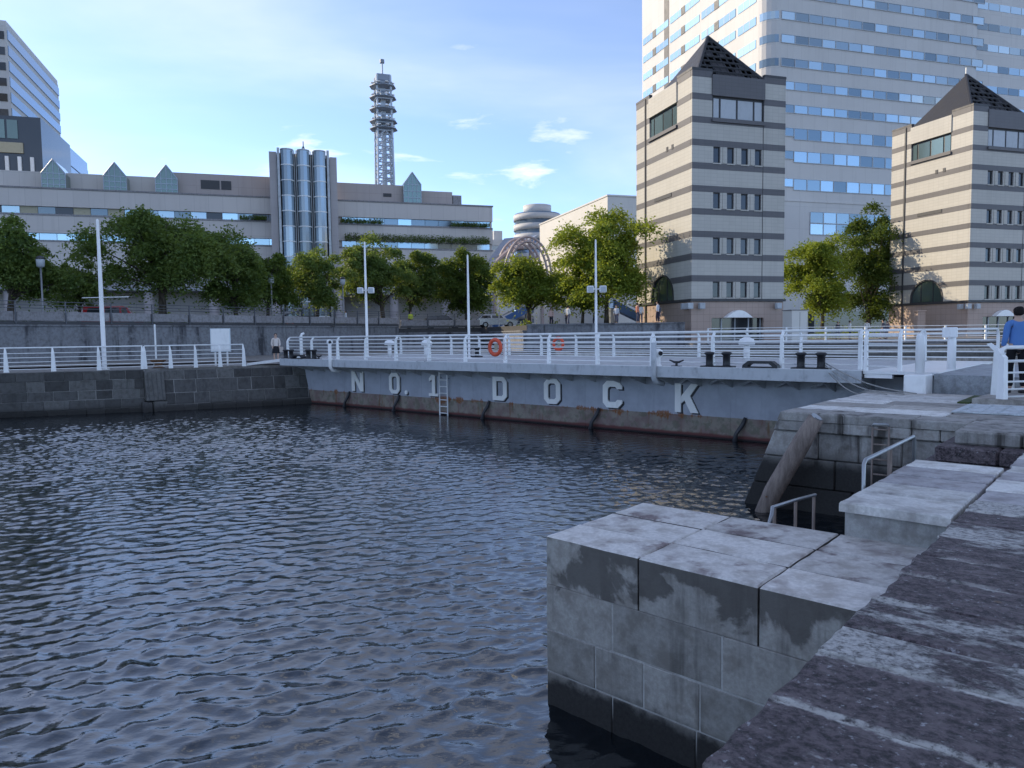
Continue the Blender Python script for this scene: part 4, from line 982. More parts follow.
mbx('roof_vent', M['dark'], 12.4, 13.6, 1.54, 1.6, 22.0, 22.5)
mbx('penthouse', M['mallup'], 18.2, 23.0, 2.5, 8, 20.86, 23.3); mbx('penthouse_back', M['mall'], 17.2, 26.0, 9, 16, 20.86, 24.1)
pv = MB().box(23.1, 24.4, 2.4, 6, 20.86-zo, 22.8-zo).build('plant_screen', M['parapet'], ml)
def skylight(x, w_, z0, zs, zt, mat):
    g = MB().eprism([(x-w_/2, z0-zo), (x+w_/2, z0-zo), (x+w_/2, zs-zo), (x, zt-zo), (x-w_/2, zs-zo)], .8, 6.8).build('skylight', mat, ml)
    for k in range(1, 4): MB().box(x-w_/2, x+w_/2, .74, .79, z0-zo+k*(zs-z0)/3-.05, z0-zo+k*(zs-z0)/3+.04).build('glazing_bar', M['mast'], g)
    for k in range(5): MB().box(x-w_/2+k*w_/4-.04, x-w_/2+k*w_/4+.04, .735, .79, z0-zo, zs-zo+(.0 if k in (0, 4) else (zt-zs)*(.5 if k != 2 else 1))).build('glazing_bar', M['mast'], g)
    for s in (-1, 1): MB().tube([(x+s*w_/2, .76, zs-zo), (x, .76, zt-zo)], .09, 5).build('gable_bar', M['mast'], g)
for x in (-29.9, -22.8, -16.6): skylight(x, 2.7, 20.9, 23.0, 24.8, M['glassg'])
skylight(16.6, 2.6, 20.9, 23.8, 25.6, M['glassg'])
MB().add([(-9.3, 8, 24.05-zo), (-7.3, 8, 24.05-zo), (-7.3, 10, 24.05-zo), (-9.3, 10, 24.05-zo), (-8.3, 9, 25.3-zo)], [(0, 1, 4), (1, 2, 4), (2, 3, 4), (3, 0, 4)]).build('roof_lantern', M['glassg'], ml)
# colonnade
mbx('shop_front', M['glassd'], X0, X1, 3.5, 3.6, 2.35, 8.2)
mbx('shop_soffit', M['mall'], X0, X1, .5, 3.5, 8.2, 9.1)
ca = MB().add([(X0, -4.2, 8.1-zo), (-4.2, -4.2, 8.1-zo), (-4.2, .0, 9.6-zo), (X0, .0, 9.6-zo), (X0, -4.2, 7.8-zo), (-4.2, -4.2, 7.8-zo), (-4.2, .0, 7.8-zo), (X0, .0, 7.8-zo)], [(0, 1, 2, 3), (7, 6, 5, 4), (0, 4, 5, 1), (1, 5, 6, 2), (2, 6, 7, 3), (3, 7, 4, 0)]).build('canopy_roof', M['canopy'], ml)
MB().add([(6.0, -4.2, 7.7-zo), (X1, -4.2, 7.7-zo), (X1, .0, 9.0-zo), (6.0, .0, 9.0-zo), (6.0, -4.2, 7.4-zo), (X1, -4.2, 7.4-zo), (X1, .0, 7.4-zo), (6.0, .0, 7.4-zo)], [(0, 1, 2, 3), (7, 6, 5, 4), (0, 4, 5, 1), (1, 5, 6, 2), (2, 6, 7, 3), (3, 7, 4, 0)]).build('canopy_roof', M['canopy'], ml)
colm = MB().lathe([(.75, 0), (.75, .3), (.62, .35), (.62, 5.4)], (0, 0, 0), 16).mesh('column', M['pier_mall'], (0, 0, 0), True)
for x in (-57.8, -50, -42.2, -34.4, -26.6, -18.8, -11.0, -3.2, 5.4, 12.9, 20.4, 27.6): inst('column', colm, ml, (x, -3.2, .02))
for i in range(30):
    x = X0+1+i*3
    if x < X1-2: inst('shop_pane', pan2['a' if i % 3 else 'b'], ml, (x, 3.1, 3.2-zo+.4), scale=(1.2, 1, 3.2)) if i % 4 else mbx('shop_window', M['warm'], x, x+2.2, 3.42, 3.49, 3.0, 6.6)
stp_ = thing('stair_roof', 'long sloping grey roof over steps in front of the mall', 'roof', (-25.0, 88.0, 2.3), GRID)
MB().add([(-6, 0, .9), (4, 0, 4.0), (4, 4, 4.0), (-6, 4, .9), (-6, 0, .6), (4, 0, 3.7), (4, 4, 3.7), (-6, 4, .6)], [(0, 3, 2, 1), (4, 5, 6, 7), (0, 1, 5, 4), (1, 2, 6, 5), (2, 3, 7, 6), (3, 0, 4, 7)]).build('roof_plate', M['canopy'], stp_)
for x in (-3, 0, 3): MB().box(x-.1, x+.1, .3, .5, 0, .6+(x+6)*.31).build('post', M['steel'], stp_)
# hedges on the mall terraces (planters)
def hedge(label, x0, x1, z, h, parent_loc, seed):
    rg_ = np.random.default_rng(seed); n_ = int((x1-x0)*190)
    c_ = np.column_stack([rg_.uniform(x0, x1, n_), rg_.uniform(-.75, -.15, n_), z+rg_.beta(1.3, 1.6, n_)*h*(.5+.5*np.abs(np.sin(rg_.uniform(x0, x1, n_)*2)))])
    leaf_mesh('planter_hedge', c_, .11, M['leaf_mid'], rg_, at_grid(mo_, 0, 0, 0), GRID, label)
def leaf_mesh(name, c_, s, mat, rg_, loc, rz, label=None, parent=None):
    n_ = len(c_); d = rg_.normal(size=(n_, 3)); d[:, 2] *= .7; d /= np.linalg.norm(d, axis=1)[:, None]
    e = rg_.normal(size=(n_, 3)); e -= (e*d).sum(1)[:, None]*d; e /= np.linalg.norm(e, axis=1)[:, None]
    sz = s*rg_.uniform(.65, 1.35, n_)[:, None]
    v = np.stack([c_-d*sz, c_+e*sz*.5, c_+d*sz, c_-e*sz*.5], 1).reshape(-1, 3)
    me_ = bpy.data.meshes.new(name); me_.vertices.add(len(v)); me_.vertices.foreach_set('co', v.ravel().astype(np.float32))
    me_.loops.add(n_*4); me_.loops.foreach_set('vertex_index', np.arange(n_*4)); me_.polygons.add(n_); me_.polygons.foreach_set('loop_start', np.arange(0, n_*4, 4))
    me_.update(calc_edges=True); me_.materials.append(mat)
    o = bpy.data.objects.new(name, me_); COL.objects.link(o); o.location = loc; o.rotation_euler = (0, 0, rz)
    if parent: o.parent = parent
    if label: tag(o, label, None, None, 'stuff')
    return o
hedge('green planting along the middle terrace of the mall', 6.5, 28, 15.25, 1.2, None, 4)
hedge('patchy planting in the upper window band of the mall', 6.0, 12, 17.75, .8, None, 5)
hedge('patchy planting at the right end of the upper mall band', 22, 28, 17.75, .7, None, 6)
hedge('small planting left of the glass lift tower', -7.5, -4.0, 17.75, .7, None, 7)

# ---- glass lift tower
lt = thing('glass_lift_tower', 'glazed lift tower with three rounded bays standing proud of the mall', 'lift tower', at_grid(mo_, 1.05, -2.6, 2.3), GRID)
H_ = 24.6
for s in (-1, 1):
    MB().box(min(s*3.5, s*4.45), max(s*3.5, s*4.45), 0, 3.4, 0, H_-.6+(0 if s > 0 else .3)).build('side_pier', M['pier_mall'], lt)
    MB().box(min(s*3.1, s*3.42), max(s*3.1, s*3.42), -.35, .1, 0, H_+.2).build('steel_mullion', M['steel'], lt)
MB().box(-3.48, 3.48, .9, 3.0, 0, H_-.2).build('back_wall', M['dark'], lt)
nb = 12; bh = H_/nb
def bay_pts(n=6): return [(math.cos(PI-PI*i/n)*.86, -math.sin(PI*i/n)*.80) for i in range(n+1)]
bp = bay_pts()
pm = MB().add([(x, y, .08) for x, y in bp]+[(x, y, bh-.04) for x, y in bp], [(i, i+1, i+8, i+7) for i in range(6)]).mesh('pane', M['glasslift'], (0, 0, 0), False)
rm = MB().add([(x*s_, y*s_, z_) for z_, s_ in ((-.05, 1.05), (.08, 1.05), (.08, .9), (-.05, .9)) for x, y in bp], [(r_*7+i, r_*7+i+1, ((r_+1) % 4)*7+i+1, ((r_+1) % 4)*7+i) for r_ in range(4) for i in range(6)]).mesh('ring_beam', M['white_far'])
capm = MB().prism([(x*1.03, y*1.03) for x, y in bp], 0, .12).mesh('bay_cap', M['steel'])
for xb in (-2.15, 0, 2.15):
    for k in range(nb):
        inst('pane', pm, lt, (xb, .1, k*bh)); inst('ring_beam', rm, lt, (xb, .1, k*bh))
    inst('bay_cap', capm, lt, (xb, .1, nb*bh)); MB().lathe([(.25, 0), (.25, H_-.1)], (xb, .35, 0), 8).build('lift_rail', M['white_far'], lt)
for xb in (-1.08, 1.08):
    MB().tube([(xb-.13, -.02, 0), (xb-.13, -.02, H_)], .06, 6).tube([(xb+.13, -.02, 0), (xb+.13, -.02, H_)], .06, 6).build('steel_mullion', M['steel'], lt)
MB().tube([(.1, 1.2, H_-.2), (.1, 1.2, H_+1.6)], .07, 6).tube([(-.3, 1.2, H_+.1), (.1, 1.2, H_+1.0)], .05, 5).tube([(.5, 1.2, H_+.1), (.1, 1.2, H_+1.0)], .05, 5).build('rooftop_aerial', M['dark'], lt)

# ---- broadcast tower
bt = thing('broadcast_tower', 'tall steel broadcast tower with ringed platforms behind the mall', 'tower', (-49.7, 300, 2.3), R(20))
w2 = 3.1; zt_ = 104
for sx_ in (-1, 1):
    for sy_ in (-1, 1): MB().tube([(sx_*w2*1.15, sy_*w2*1.15, 0), (sx_*w2, sy_*w2, 60), (sx_*w2*.85, sy_*w2*.85, zt_-2.3)], .42, 6).build('leg', M['mast'], bt)
MB().box(-.9, .9, -.9, .9, 0, zt_-4).build('shaft', M['mast'], bt)
for k in range(20):
    z = 40+k*3.1
    for a in range(4):
        q_ = PI/2*a; c_, s_ = math.cos(q_), math.sin(q_)
        f = lambda x, y, z: (x*c_-y*s_, x*s_+y*c_, z)
        MB().tube([f(-w2, -w2, z), f(w2, -w2, z)], .3, 4).build('horizontal', M['mast'], bt)
        if z < 80: MB().tube([f(-w2, -w2, z), f(0, -w2, z+3.1)], .24, 4).tube([f(w2, -w2, z), f(0, -w2, z+3.1)], .24, 4).build('brace', M['mast'], bt)
for z, r_ in ((83.2, 5.6), (86.0, 5.6), (90.6, 5.5), (95.2, 5.4), (99.6, 5.3)):
    pf = MB().lathe([(3.2, z-2.4), (r_, z-2.1), (r_, z-1.8), (3.2, z-1.8)], (0, 0, 0), 8).build('platform', M['mastd'], bt)
    for k in range(8):
        q_ = PI/4*k+.2; MB().lathe([(.1, -.1), (.75, .0), (.8, .25), (.1, .3)], (4.2*math.cos(q_), 4.2*math.sin(q_), z-1.0), 8).build('dish', M['white_far'], pf)
MB().box(-2.7, 2.7, -2.7, 2.7, zt_-4.4, zt_-2).build('head', M['mastd'], bt)
MB().tube([(0, 0, zt_-2.2), (0, 0, 108.2)], .35, 8).build('antenna', M['mast'], bt); MB().lathe([(.95, 107), (.95, 108.3)], (0, 0, 0), 8).build('antenna_head', M['mastd'], bt)

# ---- far buildings
gt2 = thing('glass_office_tower', 'glassy blue office tower with banded side at the upper left edge', 'building', (-124.9, 190, 2.3), GRID)
MB().box(-40, 0, 0, 45.6, 0, 77.8).build('body', M['officewhite'], gt2); MB().box(-40, -.02, 45.7, 79, 0, 61.5).build('rear_block', M['glasst'], gt2)
for k in range(19):
    z = 6+k*3.8
    MB().box(.0, .22, .1, 45.5, z, z+2.35).build('side_glazing', M['glasst'], gt2); MB().box(-38, -.6, -.15, 0, z, z+1.9).build('front_glazing', M['glassd'], gt2)
    if z < 58: MB().box(-.0, .2, 46, 78.8, z+.2, z+3.4).build('rear_glazing', M['glasst'], gt2)
MB().box(-39.9, -.1, .1, 45.5, 77.85, 79.0).build('roof_cap', M['officewhite'], gt2)
fo = thing('finned_office_block', 'dark office block with white vertical fins at the left edge', 'building', (-92.9, 150, 2.3), GRID)
MB().box(-26, 0, 0, 22, 0, 43.4).build('body', M['glassd'], fo)
for k in range(12): MB().box(-25.8+k*2.16, -25.2+k*2.16, -.5, -.01, 0, 35.5).build('fin', M['white_far'], fo)
MB().box(-26, -3.2, -.4, -.01, 36.2, 38.2).build('cornice_band', M['warm'], fo)
for k in range(10): MB().box(-25.6+k*2.2, -23.8+k*2.2, -.2, -.01, 39, 42.6).build('top_pane', M['glassg'], fo)
for k in range(9): MB().box(-25, -.3, -.12, -.01, 3+k*3.6, 3.8+k*3.6).build('spandrel', M['officewhite'], fo)
rb = thing('round_hotel', 'round white banded high-rise far behind the cream block', 'building', (9.6, 262, 2.3), 0)
MB().lathe([(8.0, 0), (8.0, 41)], (0, 0, 0), 40).build('body', M['glasst'], rb, True)
for k in range(12): MB().lathe([(7.9, 3.4*k+1.2), (8.35, 3.4*k+1.2), (8.35, 3.4*k+3.2), (7.9, 3.4*k+3.2)], (0, 0, 0), 40).build('floor_band', M['officewhite'], rb, True)
MB().lathe([(4.9, 41.02), (4.9, 44)], (0, 0, 0), 32).build('crown', M['officewhite'], rb, True)
fb = thing('far_banded_block', 'small pale banded block far behind between mall and cream block', 'building', (-6.5, 250, 2.3), GRID)
MB().box(0, 8, 0, 12, 0, 31).build('body', M['glasst'], fb)
for k in range(9): MB().box(-.2, 8.2, -.2, 12, 2+k*3.4, 3.9+k*3.4).build('floor_band', M['officewhite'], fb)
MB().box(2, 5, 3, 6, 31, 34.5).build('roof_plant', M['officewhite'], fb)
wb = thing('cream_block', 'large windowless cream block catching the sun behind the trees', 'building', (14.36, 110, .7), GRID)
MB().prism([(0, 0), (30, 0), (30, 29.5), (0, 29.5)], 0, 20.9).build('wall', M['whiteblock'], wb); MB().box(-.1, 30.1, -.1, 29.6, 20.92, 21.15).build('parapet', M['whiteblock'], wb)
MB().box(-.1, .0, 29.5, 33, 0, 15).build('low_wing', M['whiteblock'], wb)
ar = thing('arched_truss_canopy', 'pink steel truss arch with a tilted canopy in front of the cream block', 'canopy', (2.3, 98, 2.3), R(12))
for y, off in ((0, 0), (2.2, -2.2)):
    pts = []; pts2 = []
    for i in range(19):
        q_ = PI*i/18*.92+.0; pts.append((3.2*math.cos(q_)+off*.3, y, 6.6+5.4*math.sin(q_))); pts2.append((2.65*math.cos(q_)+off*.3, y, 6.6+4.8*math.sin(q_)))
    a_ = MB().tube(pts, .16, 6).tube(pts2, .16, 6).build('arch', M['pinksteel'], ar)
    for i in range(0, 19): MB().tube([pts[i], pts2[i]], .09, 4).build('web', M['pinksteel'], a_)
    MB().box(3.0+off*.3, 3.3+off*.3, y-.15, y+.15, 0, 6.6).build('leg', M['pinksteel'], ar)
sw = [(-4.6-.0*i+i*.55, 1.0+i*.1, 8.2+2.6*math.sin(i/8*PI*.55)) for i in range(9)]
MB().tube(sw, .28, 6).build('swept_beam', M['pinksteel'], ar)
MB().add([(-4.8, 2.5, 9.2), (2.0, 2.5, 12.6), (2.2, 8, 13.2), (-1.5, 8, 12.8), (-4.8, 2.5, 8.9), (2.0, 2.5, 12.3), (2.2, 8, 12.9), (-1.5, 8, 12.5)], [(0, 1, 2, 3), (7, 6, 5, 4), (0, 4, 5, 1), (1, 5, 6, 2), (2, 6, 7, 3), (3, 7, 4, 0)]).build('tilted_roof', M['canopy'], ar)
for p_ in ((-4, 3), (2, 7)): MB().box(p_[0]-.15, p_[0]+.15, p_[1]-.15, p_[1]+.15, 0, 9 if p_[0] < 0 else 12.5).build('column', M['pinksteel'], ar)
# tall tower on the sun side, outside the frame: it is what keeps the dock in shade
ot = thing('landmark_office_tower', 'tall stone office tower standing left of the dock, outside the frame', 'building', (-152, 47, 2.3), 0)
MB().box(0, 40, 0, 67, 0, 86).build('body', M['officewhite'], ot)
for k in range(22):
    MB().box(40.0, 40.2, 1, 66, 3+k*3.7, 5.1+k*3.7).build('window_band', M['glasst'], ot); MB().box(1, 39, -.2, 0, 3+k*3.7, 5.1+k*3.7).build('window_band', M['glasst'], ot)
MB().box(5, 35, 5, 60, 86.02, 88).build('roof_plant', M['dark'], ot)
# small things round the plaza
t = thing('kiosk_box', 'plain cream utility box beside the left striped tower', 'cabinet', (22.9, 60.5, .7), GRID)
MB().cbox(0, 1.55, 0, 1.2, 0, 2.5, .03).build('cabinet', M['whiteblock'], t); MB().box(.75, .78, -.006, .0, .1, 2.35).build('door_seam', M['dark'], t); MB().box(-.06, 1.61, -.06, 1.26, 2.5, 2.56).build('lid', M['parapet'], t)
t = thing('notice_pillar', 'pink stone pillar left of the right striped tower', 'pillar', (40.9, 74.6, .7), GRID)
MB().cbox(0, 1.0, 0, .5, 0, 2.6, .03).build('shaft', M['pink'], t); MB().cbox(-.08, 1.08, -.08, .58, 2.6, 2.75, .02).build('cap', M['pink'], t)

# ================================================================== TREES
def tree(label, px, d, zb, cpx, hw, ztop, zbot, kind, seed, n=11000, leaf=.13, trunk_r=.22, holes=.0, group='street trees'):
    rg_ = np.random.default_rng(seed); rr = random.Random(seed)
    x = (px-512)/740*d; cxo = (cpx-px)/740*d
    t = thing('street_tree', label, 'tree', (x, d, zb), 0, group)
    hz = (ztop-zbot)/2; cz = (ztop+zbot)/2-zb; dep = hw*.88
    # twig clusters through the crown, denser towards the outside
    K = int(24+hw*7); cs = []
    while len(cs) < K:
        v = rg_.normal(size=3); v /= np.linalg.norm(v); r = rg_.random()**.36
        lump = 1+.24*math.sin(3*math.atan2(v[1], v[0])+seed)+.13*math.sin(5*v[2]*2+seed*2)+.10*math.sin(7*math.atan2(v[1], v[0])+2.3*seed)
        taper = 1.0 if v[2] < 0 else 1-.12*v[2]
        c = np.array([cxo+v[0]*r*hw*lump*taper*.92, v[1]*r*dep*lump*.92, cz+v[2]*r*hz*.98*(1+.12*math.sin(4*v[0]+seed))])
        if c[2] < (zbot-zb)+hz*.25*rg_.random(): continue
        cs.append(c)
    cs = np.array(cs)
    per = max(30, int(n*(1.9 if 'dark' in kind else 2.5))//K); pts = []
    for c in cs:
        k = int(per*rg_.uniform(.55, 1.45)); s = rg_.uniform(.05, .10)*(hw+hz)
        p = rg_.normal(size=(k, 3))*np.array([s, s, s*.46])
        p[:, 2] -= .28*(p[:, 0]**2+p[:, 1]**2)/max(s, .1)
        pts.append(c+p)
    pts = np.vstack(pts)
    o = leaf_mesh('crown', pts, leaf*1.0, M[kind], rg_, (0, 0, 0), 0, None, t)
    mb = MB(); fk = (zbot-zb)*rr.uniform(.75, .95)+.2
    bend = rr.uniform(-.25, .25)
    mb.tube([(0, 0, -.1), (bend*.4, 0, fk*.5), (bend, .1*bend, fk), (bend+cxo*.35, 0, cz), (bend+cxo*.6, 0, cz+hz*.6)], [trunk_r*1.3, trunk_r, trunk_r*.9, trunk_r*.5, .04], 9)
    order = sorted(range(K), key=lambda i: rr.random())[:22]
    for i in order:
        c = cs[i]; s0 = fk*rr.uniform(.82, 1.0)+max(0, (c[2]-fk))*rr.uniform(.0, .35)
        st_ = Vector((bend+cxo*.2*(s0 > fk), 0, s0)); e = Vector(c); mid = st_.lerp(e, .5)+Vector((rr.uniform(-.3, .3), rr.uniform(-.3, .3), rr.uniform(0, .5)))
        r0 = trunk_r*rr.uniform(.25, .5); mb.tube([st_, st_.lerp(mid, .5)+Vector((0, 0, .1)), mid, mid.lerp(e, .6), e], [r0, r0*.8, r0*.6, r0*.35, .015], 5, False)
    mb.build('trunk', M['bark'], t, True)
    return t
tree('dark street tree cut by the left picture edge', 12, 52, 2.3, 26, 3.5, 9.7, 4.6, 'leaf_dark', 1, 11000)
tree('small shaded tree behind the flag pole at left', 80, 62, 2.3, 82, 2.0, 8.6, 4.0, 'leaf_dark', 2, 5000, .12, .14)
tree('widest dark spreading tree above the red car', 165, 58, 2.3, 177, 5.9, 11.6, 5.4, 'leaf_dark', 3, 21000, .13, .30)
tree('dark rounded tree just right of the widest tree', 240, 64, 2.3, 236, 2.9, 10.0, 4.0, 'leaf_dark', 4, 9000, .13, .2)
tree('slim tree left of the glass lift tower foot', 269, 70, 2.3, 272, 2.6, 10.2, 4.4, 'leaf_mid', 5, 7500, .13, .16)
tree('many-stemmed tree in front of the glass lift tower', 318, 74, 2.3, 317, 3.3, 10.3, 4.4, 'leaf_dark', 6, 9500, .135, .2)
tree('dark tree right of the floodlight pole, before the mall', 385, 80, 2.3, 376, 4.1, 12.1, 5.2, 'leaf_dark', 7, 13500, .14, .24)
tree('dark tree between the floodlight pole tree and the sunlit tree group', 410, 86, 2.3, 420, 3.1, 11.5, 5.4, 'leaf_dark', 8, 9000, .14, .18)
tree('tree at the right end of the mall with a sunlit yellow-green flank', 468, 88, 2.3, 468, 4.7, 11.9, 4.6, 'leaf_mid', 9, 14500, .145, .24)
tree('rounded sunlit tree in front of the pink truss arch', 530, 70, 2.2, 536, 3.5, 9.4, 3.6, 'leaf_bright', 10, 11500, .13, .2)
tree('tallest sunlit tree beside the left striped tower', 607, 66, 2.3, 608, 3.95, 13.2, 4.2, 'leaf_bright', 11, 14500, .13, .2)
tree('low sunlit tree at the foot of the tallest tree', 583, 68, 2.3, 585, 2.0, 8.2, 3.6, 'leaf_bright', 12, 4500, .12, .14)
tree('bright green tree between the two striped towers', 822, 80, .7, 817, 3.5, 12.3, 3.2, 'leaf_bright', 13, 12500, .14, .2)
tree('taller dark evergreen touching the right striped tower', 868, 84, .7, 868, 3.7, 15.0, 3.0, 'leaf_ever', 14, 15500, .14, .24)
def shrubs(label, px0, px1, d, z, h, seed, mat='leaf_mid', n=900):
    rg_ = np.random.default_rng(seed); x0, x1 = (px0-512)/740*d, (px1-512)/740*d
    xx = rg_.uniform(x0, x1, n); c_ = np.column_stack([xx, d+rg_.normal(0, .5, n), z+rg_.beta(1.2, 1.8, n)*h*(.55+.45*np.sin(xx*2.1+seed))])
    leaf_mesh('shrubs', c_, .12, M[mat], rg_, (0, 0, 0), 0, label)
shrubs('low shrubs on the road verge at far left', 0, 60, 60, 2.3, 1.6, 20)
shrubs('low shrubs under the widest dark tree', 130, 190, 64, 2.3, 2.6, 21, 'leaf_bright', 1500)
shrubs('low shrubs under the trees before the lift tower', 280, 360, 80, 2.3, 1.5, 22)
shrubs('low planting between the two striped towers', 800, 885, 76, .7, 1.3, 23, 'leaf_bright', 1400)
shrubs('low planting below the sunlit tree', 515, 560, 68, 1.8, 1.2, 24, 'leaf_bright', 700)

# ================================================================== VEHICLES, LAMPS, PEOPLE
def car(label, loc, rz, col, van=False):
    t = thing('parked_car', label, 'car', loc, rz, 'vehicles on the upper road')
    m_ = paint('car_'+label.split()[0], col, .25, .05, .2, .6); L_ = 4.3; hh = 1.85 if van else 1.46
    low = [(-2.15, .32), (2.1, .32), (2.15, .62), (2.0, .84), (.95 if not van else 1.5, .94), (-2.1, .98), (-2.18, .6)]
    MB().eprism(low, -.83, .83).build('body', m_, t)
    cab = [(1.0, .95), (.45, hh-.06), (-.1, hh), (-1.5, hh-.05), (-2.05, .99)] if not van else [(1.45, .96), (1.0, hh-.1), (.7, hh), (-2.0, hh-.02), (-2.12, 1.0)]
    vs = []
    for y, s in ((-.80, 0), (-.64, 1), (.64, 1), (.80, 0)): pass
    n = len(cab); vs = [(x, -.80 if z < 1.05 else -.64, z) for x, z in cab]+[(x, .80 if z < 1.05 else .64, z) for x, z in cab]
    MB().add(vs, [tuple(range(n)), tuple(range(n, 2*n))[::-1]]+[(i, (i+1) % n, (i+1) % n+n, i+n) for i in range(n)]).build('cabin', m_, t)
    for s in (-1, 1):
        for x0, x1 in ((-1.85, -.75), (-.62, .62)) if not van else ((-1.9, -.7), (-.55, .5), (.6, 1.15)):
            a, b = .80, .66
            y_ = lambda z: s*(a-(a-b)*(z-.95)/(hh-.95)+.012)
            z0, z1 = 1.02, hh-.14; ins_ = .22 if x1 > .5 or x0 < -1.8 else .05
            MB().add([(x0, y_(z0), z0), (x1, y_(z0), z0), (x1-(ins_ if x1 > .4 else .02), y_(z1), z1), (x0+(ins_ if x0 < -1.7 else .02), y_(z1), z1)], [(0, 1, 2, 3)]).build('side_window', M['glassd'], t)
        for x in (-1.35, 1.35):
            w_ = MB().tube([(x, s*.66, .32), (x, s*.86, .32)], .32, 16).build('wheel', M['black'], t, True)
            MB().tube([(x, s*.80, .32), (x, s*.872, .32)], .19, 12).build('rim', M['steel'], w_)
        MB().cbox(2.06, 2.17, s*.62-.14, s*.62+.14, .58, .74, .02).build('headlight', M['white'], t)
        MB().cbox(-2.2, -2.1, s*.66-.1, s*.66+.1, .62, .86, .02).build('tail_light', M['orange'], t)
    return t
car('red van parked beneath the widest dark tree', (-31.3, 58.6, 2.3), R(20), (.42, .02, .025), True)
car('dark car parked in front of the mall columns', (-7.6, 82.5, 2.3), R(15), (.02, .022, .028))
car('silver car near the right end of the road parapet', (-1.6, 80.5, 2.3), R(12), (.45, .47, .5))
car('black car partly hidden by the many-stemmed tree', (-21.0, 77.5, 2.3), R(40), (.03, .03, .034))
def lamp_post(label, px, d, zb, h):
    t = thing('street_lamp', label, 'street lamp', ((px-512)/740*d, d, zb), 0, 'street lamps on the upper road')
    MB().lathe([(.14, 0), (.14, .4), (.07, .45), (.06, h)], (0, 0, 0), 10).build('pole', M['steel'], t, True)
    MB().lathe([(.08, h), (.24, h+.1), (.27, h+.55), (.20, h+.7), (.02, h+.74)], (0, 0, 0), 12).build('lantern', M['blind'], t, True)
    MB().lathe([(.29, h+.56), (.20, h+.76), (.02, h+.80)], (0, 0, 0), 12).build('hood', M['dark'], t, True)
lamp_post('street lamp by the left edge tree', 46, 50, 2.3, 4.1)
lamp_post('street lamp left of the dark tree beside the floodlight pole', 345, 72, 2.3, 4.2)
lamp_post('street lamp between the mall tree and the sunlit tree', 500, 76, 2.0, 3.6)
lamp_post('street lamp in front of the lift tower side tree', 274, 66, 2.3, 4.0)
for i, (px, d, w_) in enumerate(((512, 84, 3.0), (633, 74, 3.4))):
    t = thing('escalator_cover', ('blue sloping escalator cover behind the sunlit tree', 'grey blue sloping escalator cover behind the tallest tree')[i], 'escalator', ((px-512)/740*d, d, 2.3), R(10))
    s_ = -1 if i == 0 else 1
    MB().add([(-2*s_, 0, 2.6), (2*s_, 0, .6), (2*s_, 1.2, .6), (-2*s_, 1.2, 2.6), (-2*s_, 0, 1.7), (2*s_, 0, -.2), (2*s_, 1.2, -.2), (-2*s_, 1.2, 1.7)], [(0, 1, 2, 3), (7, 6, 5, 4), (0, 4, 5, 1), (1, 5, 6, 2), (2, 6, 7, 3), (3, 7, 4, 0)]).build('side_panel', M['bluepanel'], t)
    MB().tube([(-2*s_, -.05, 2.9), (2*s_, -.05, .9)], .06, 6).build('hand_rail', M['steel'], t)
    MB().box(-2*s_-.2, -2*s_+.2, .2, 1.0, -.3, 1.75).build('support', M['steel'], t)

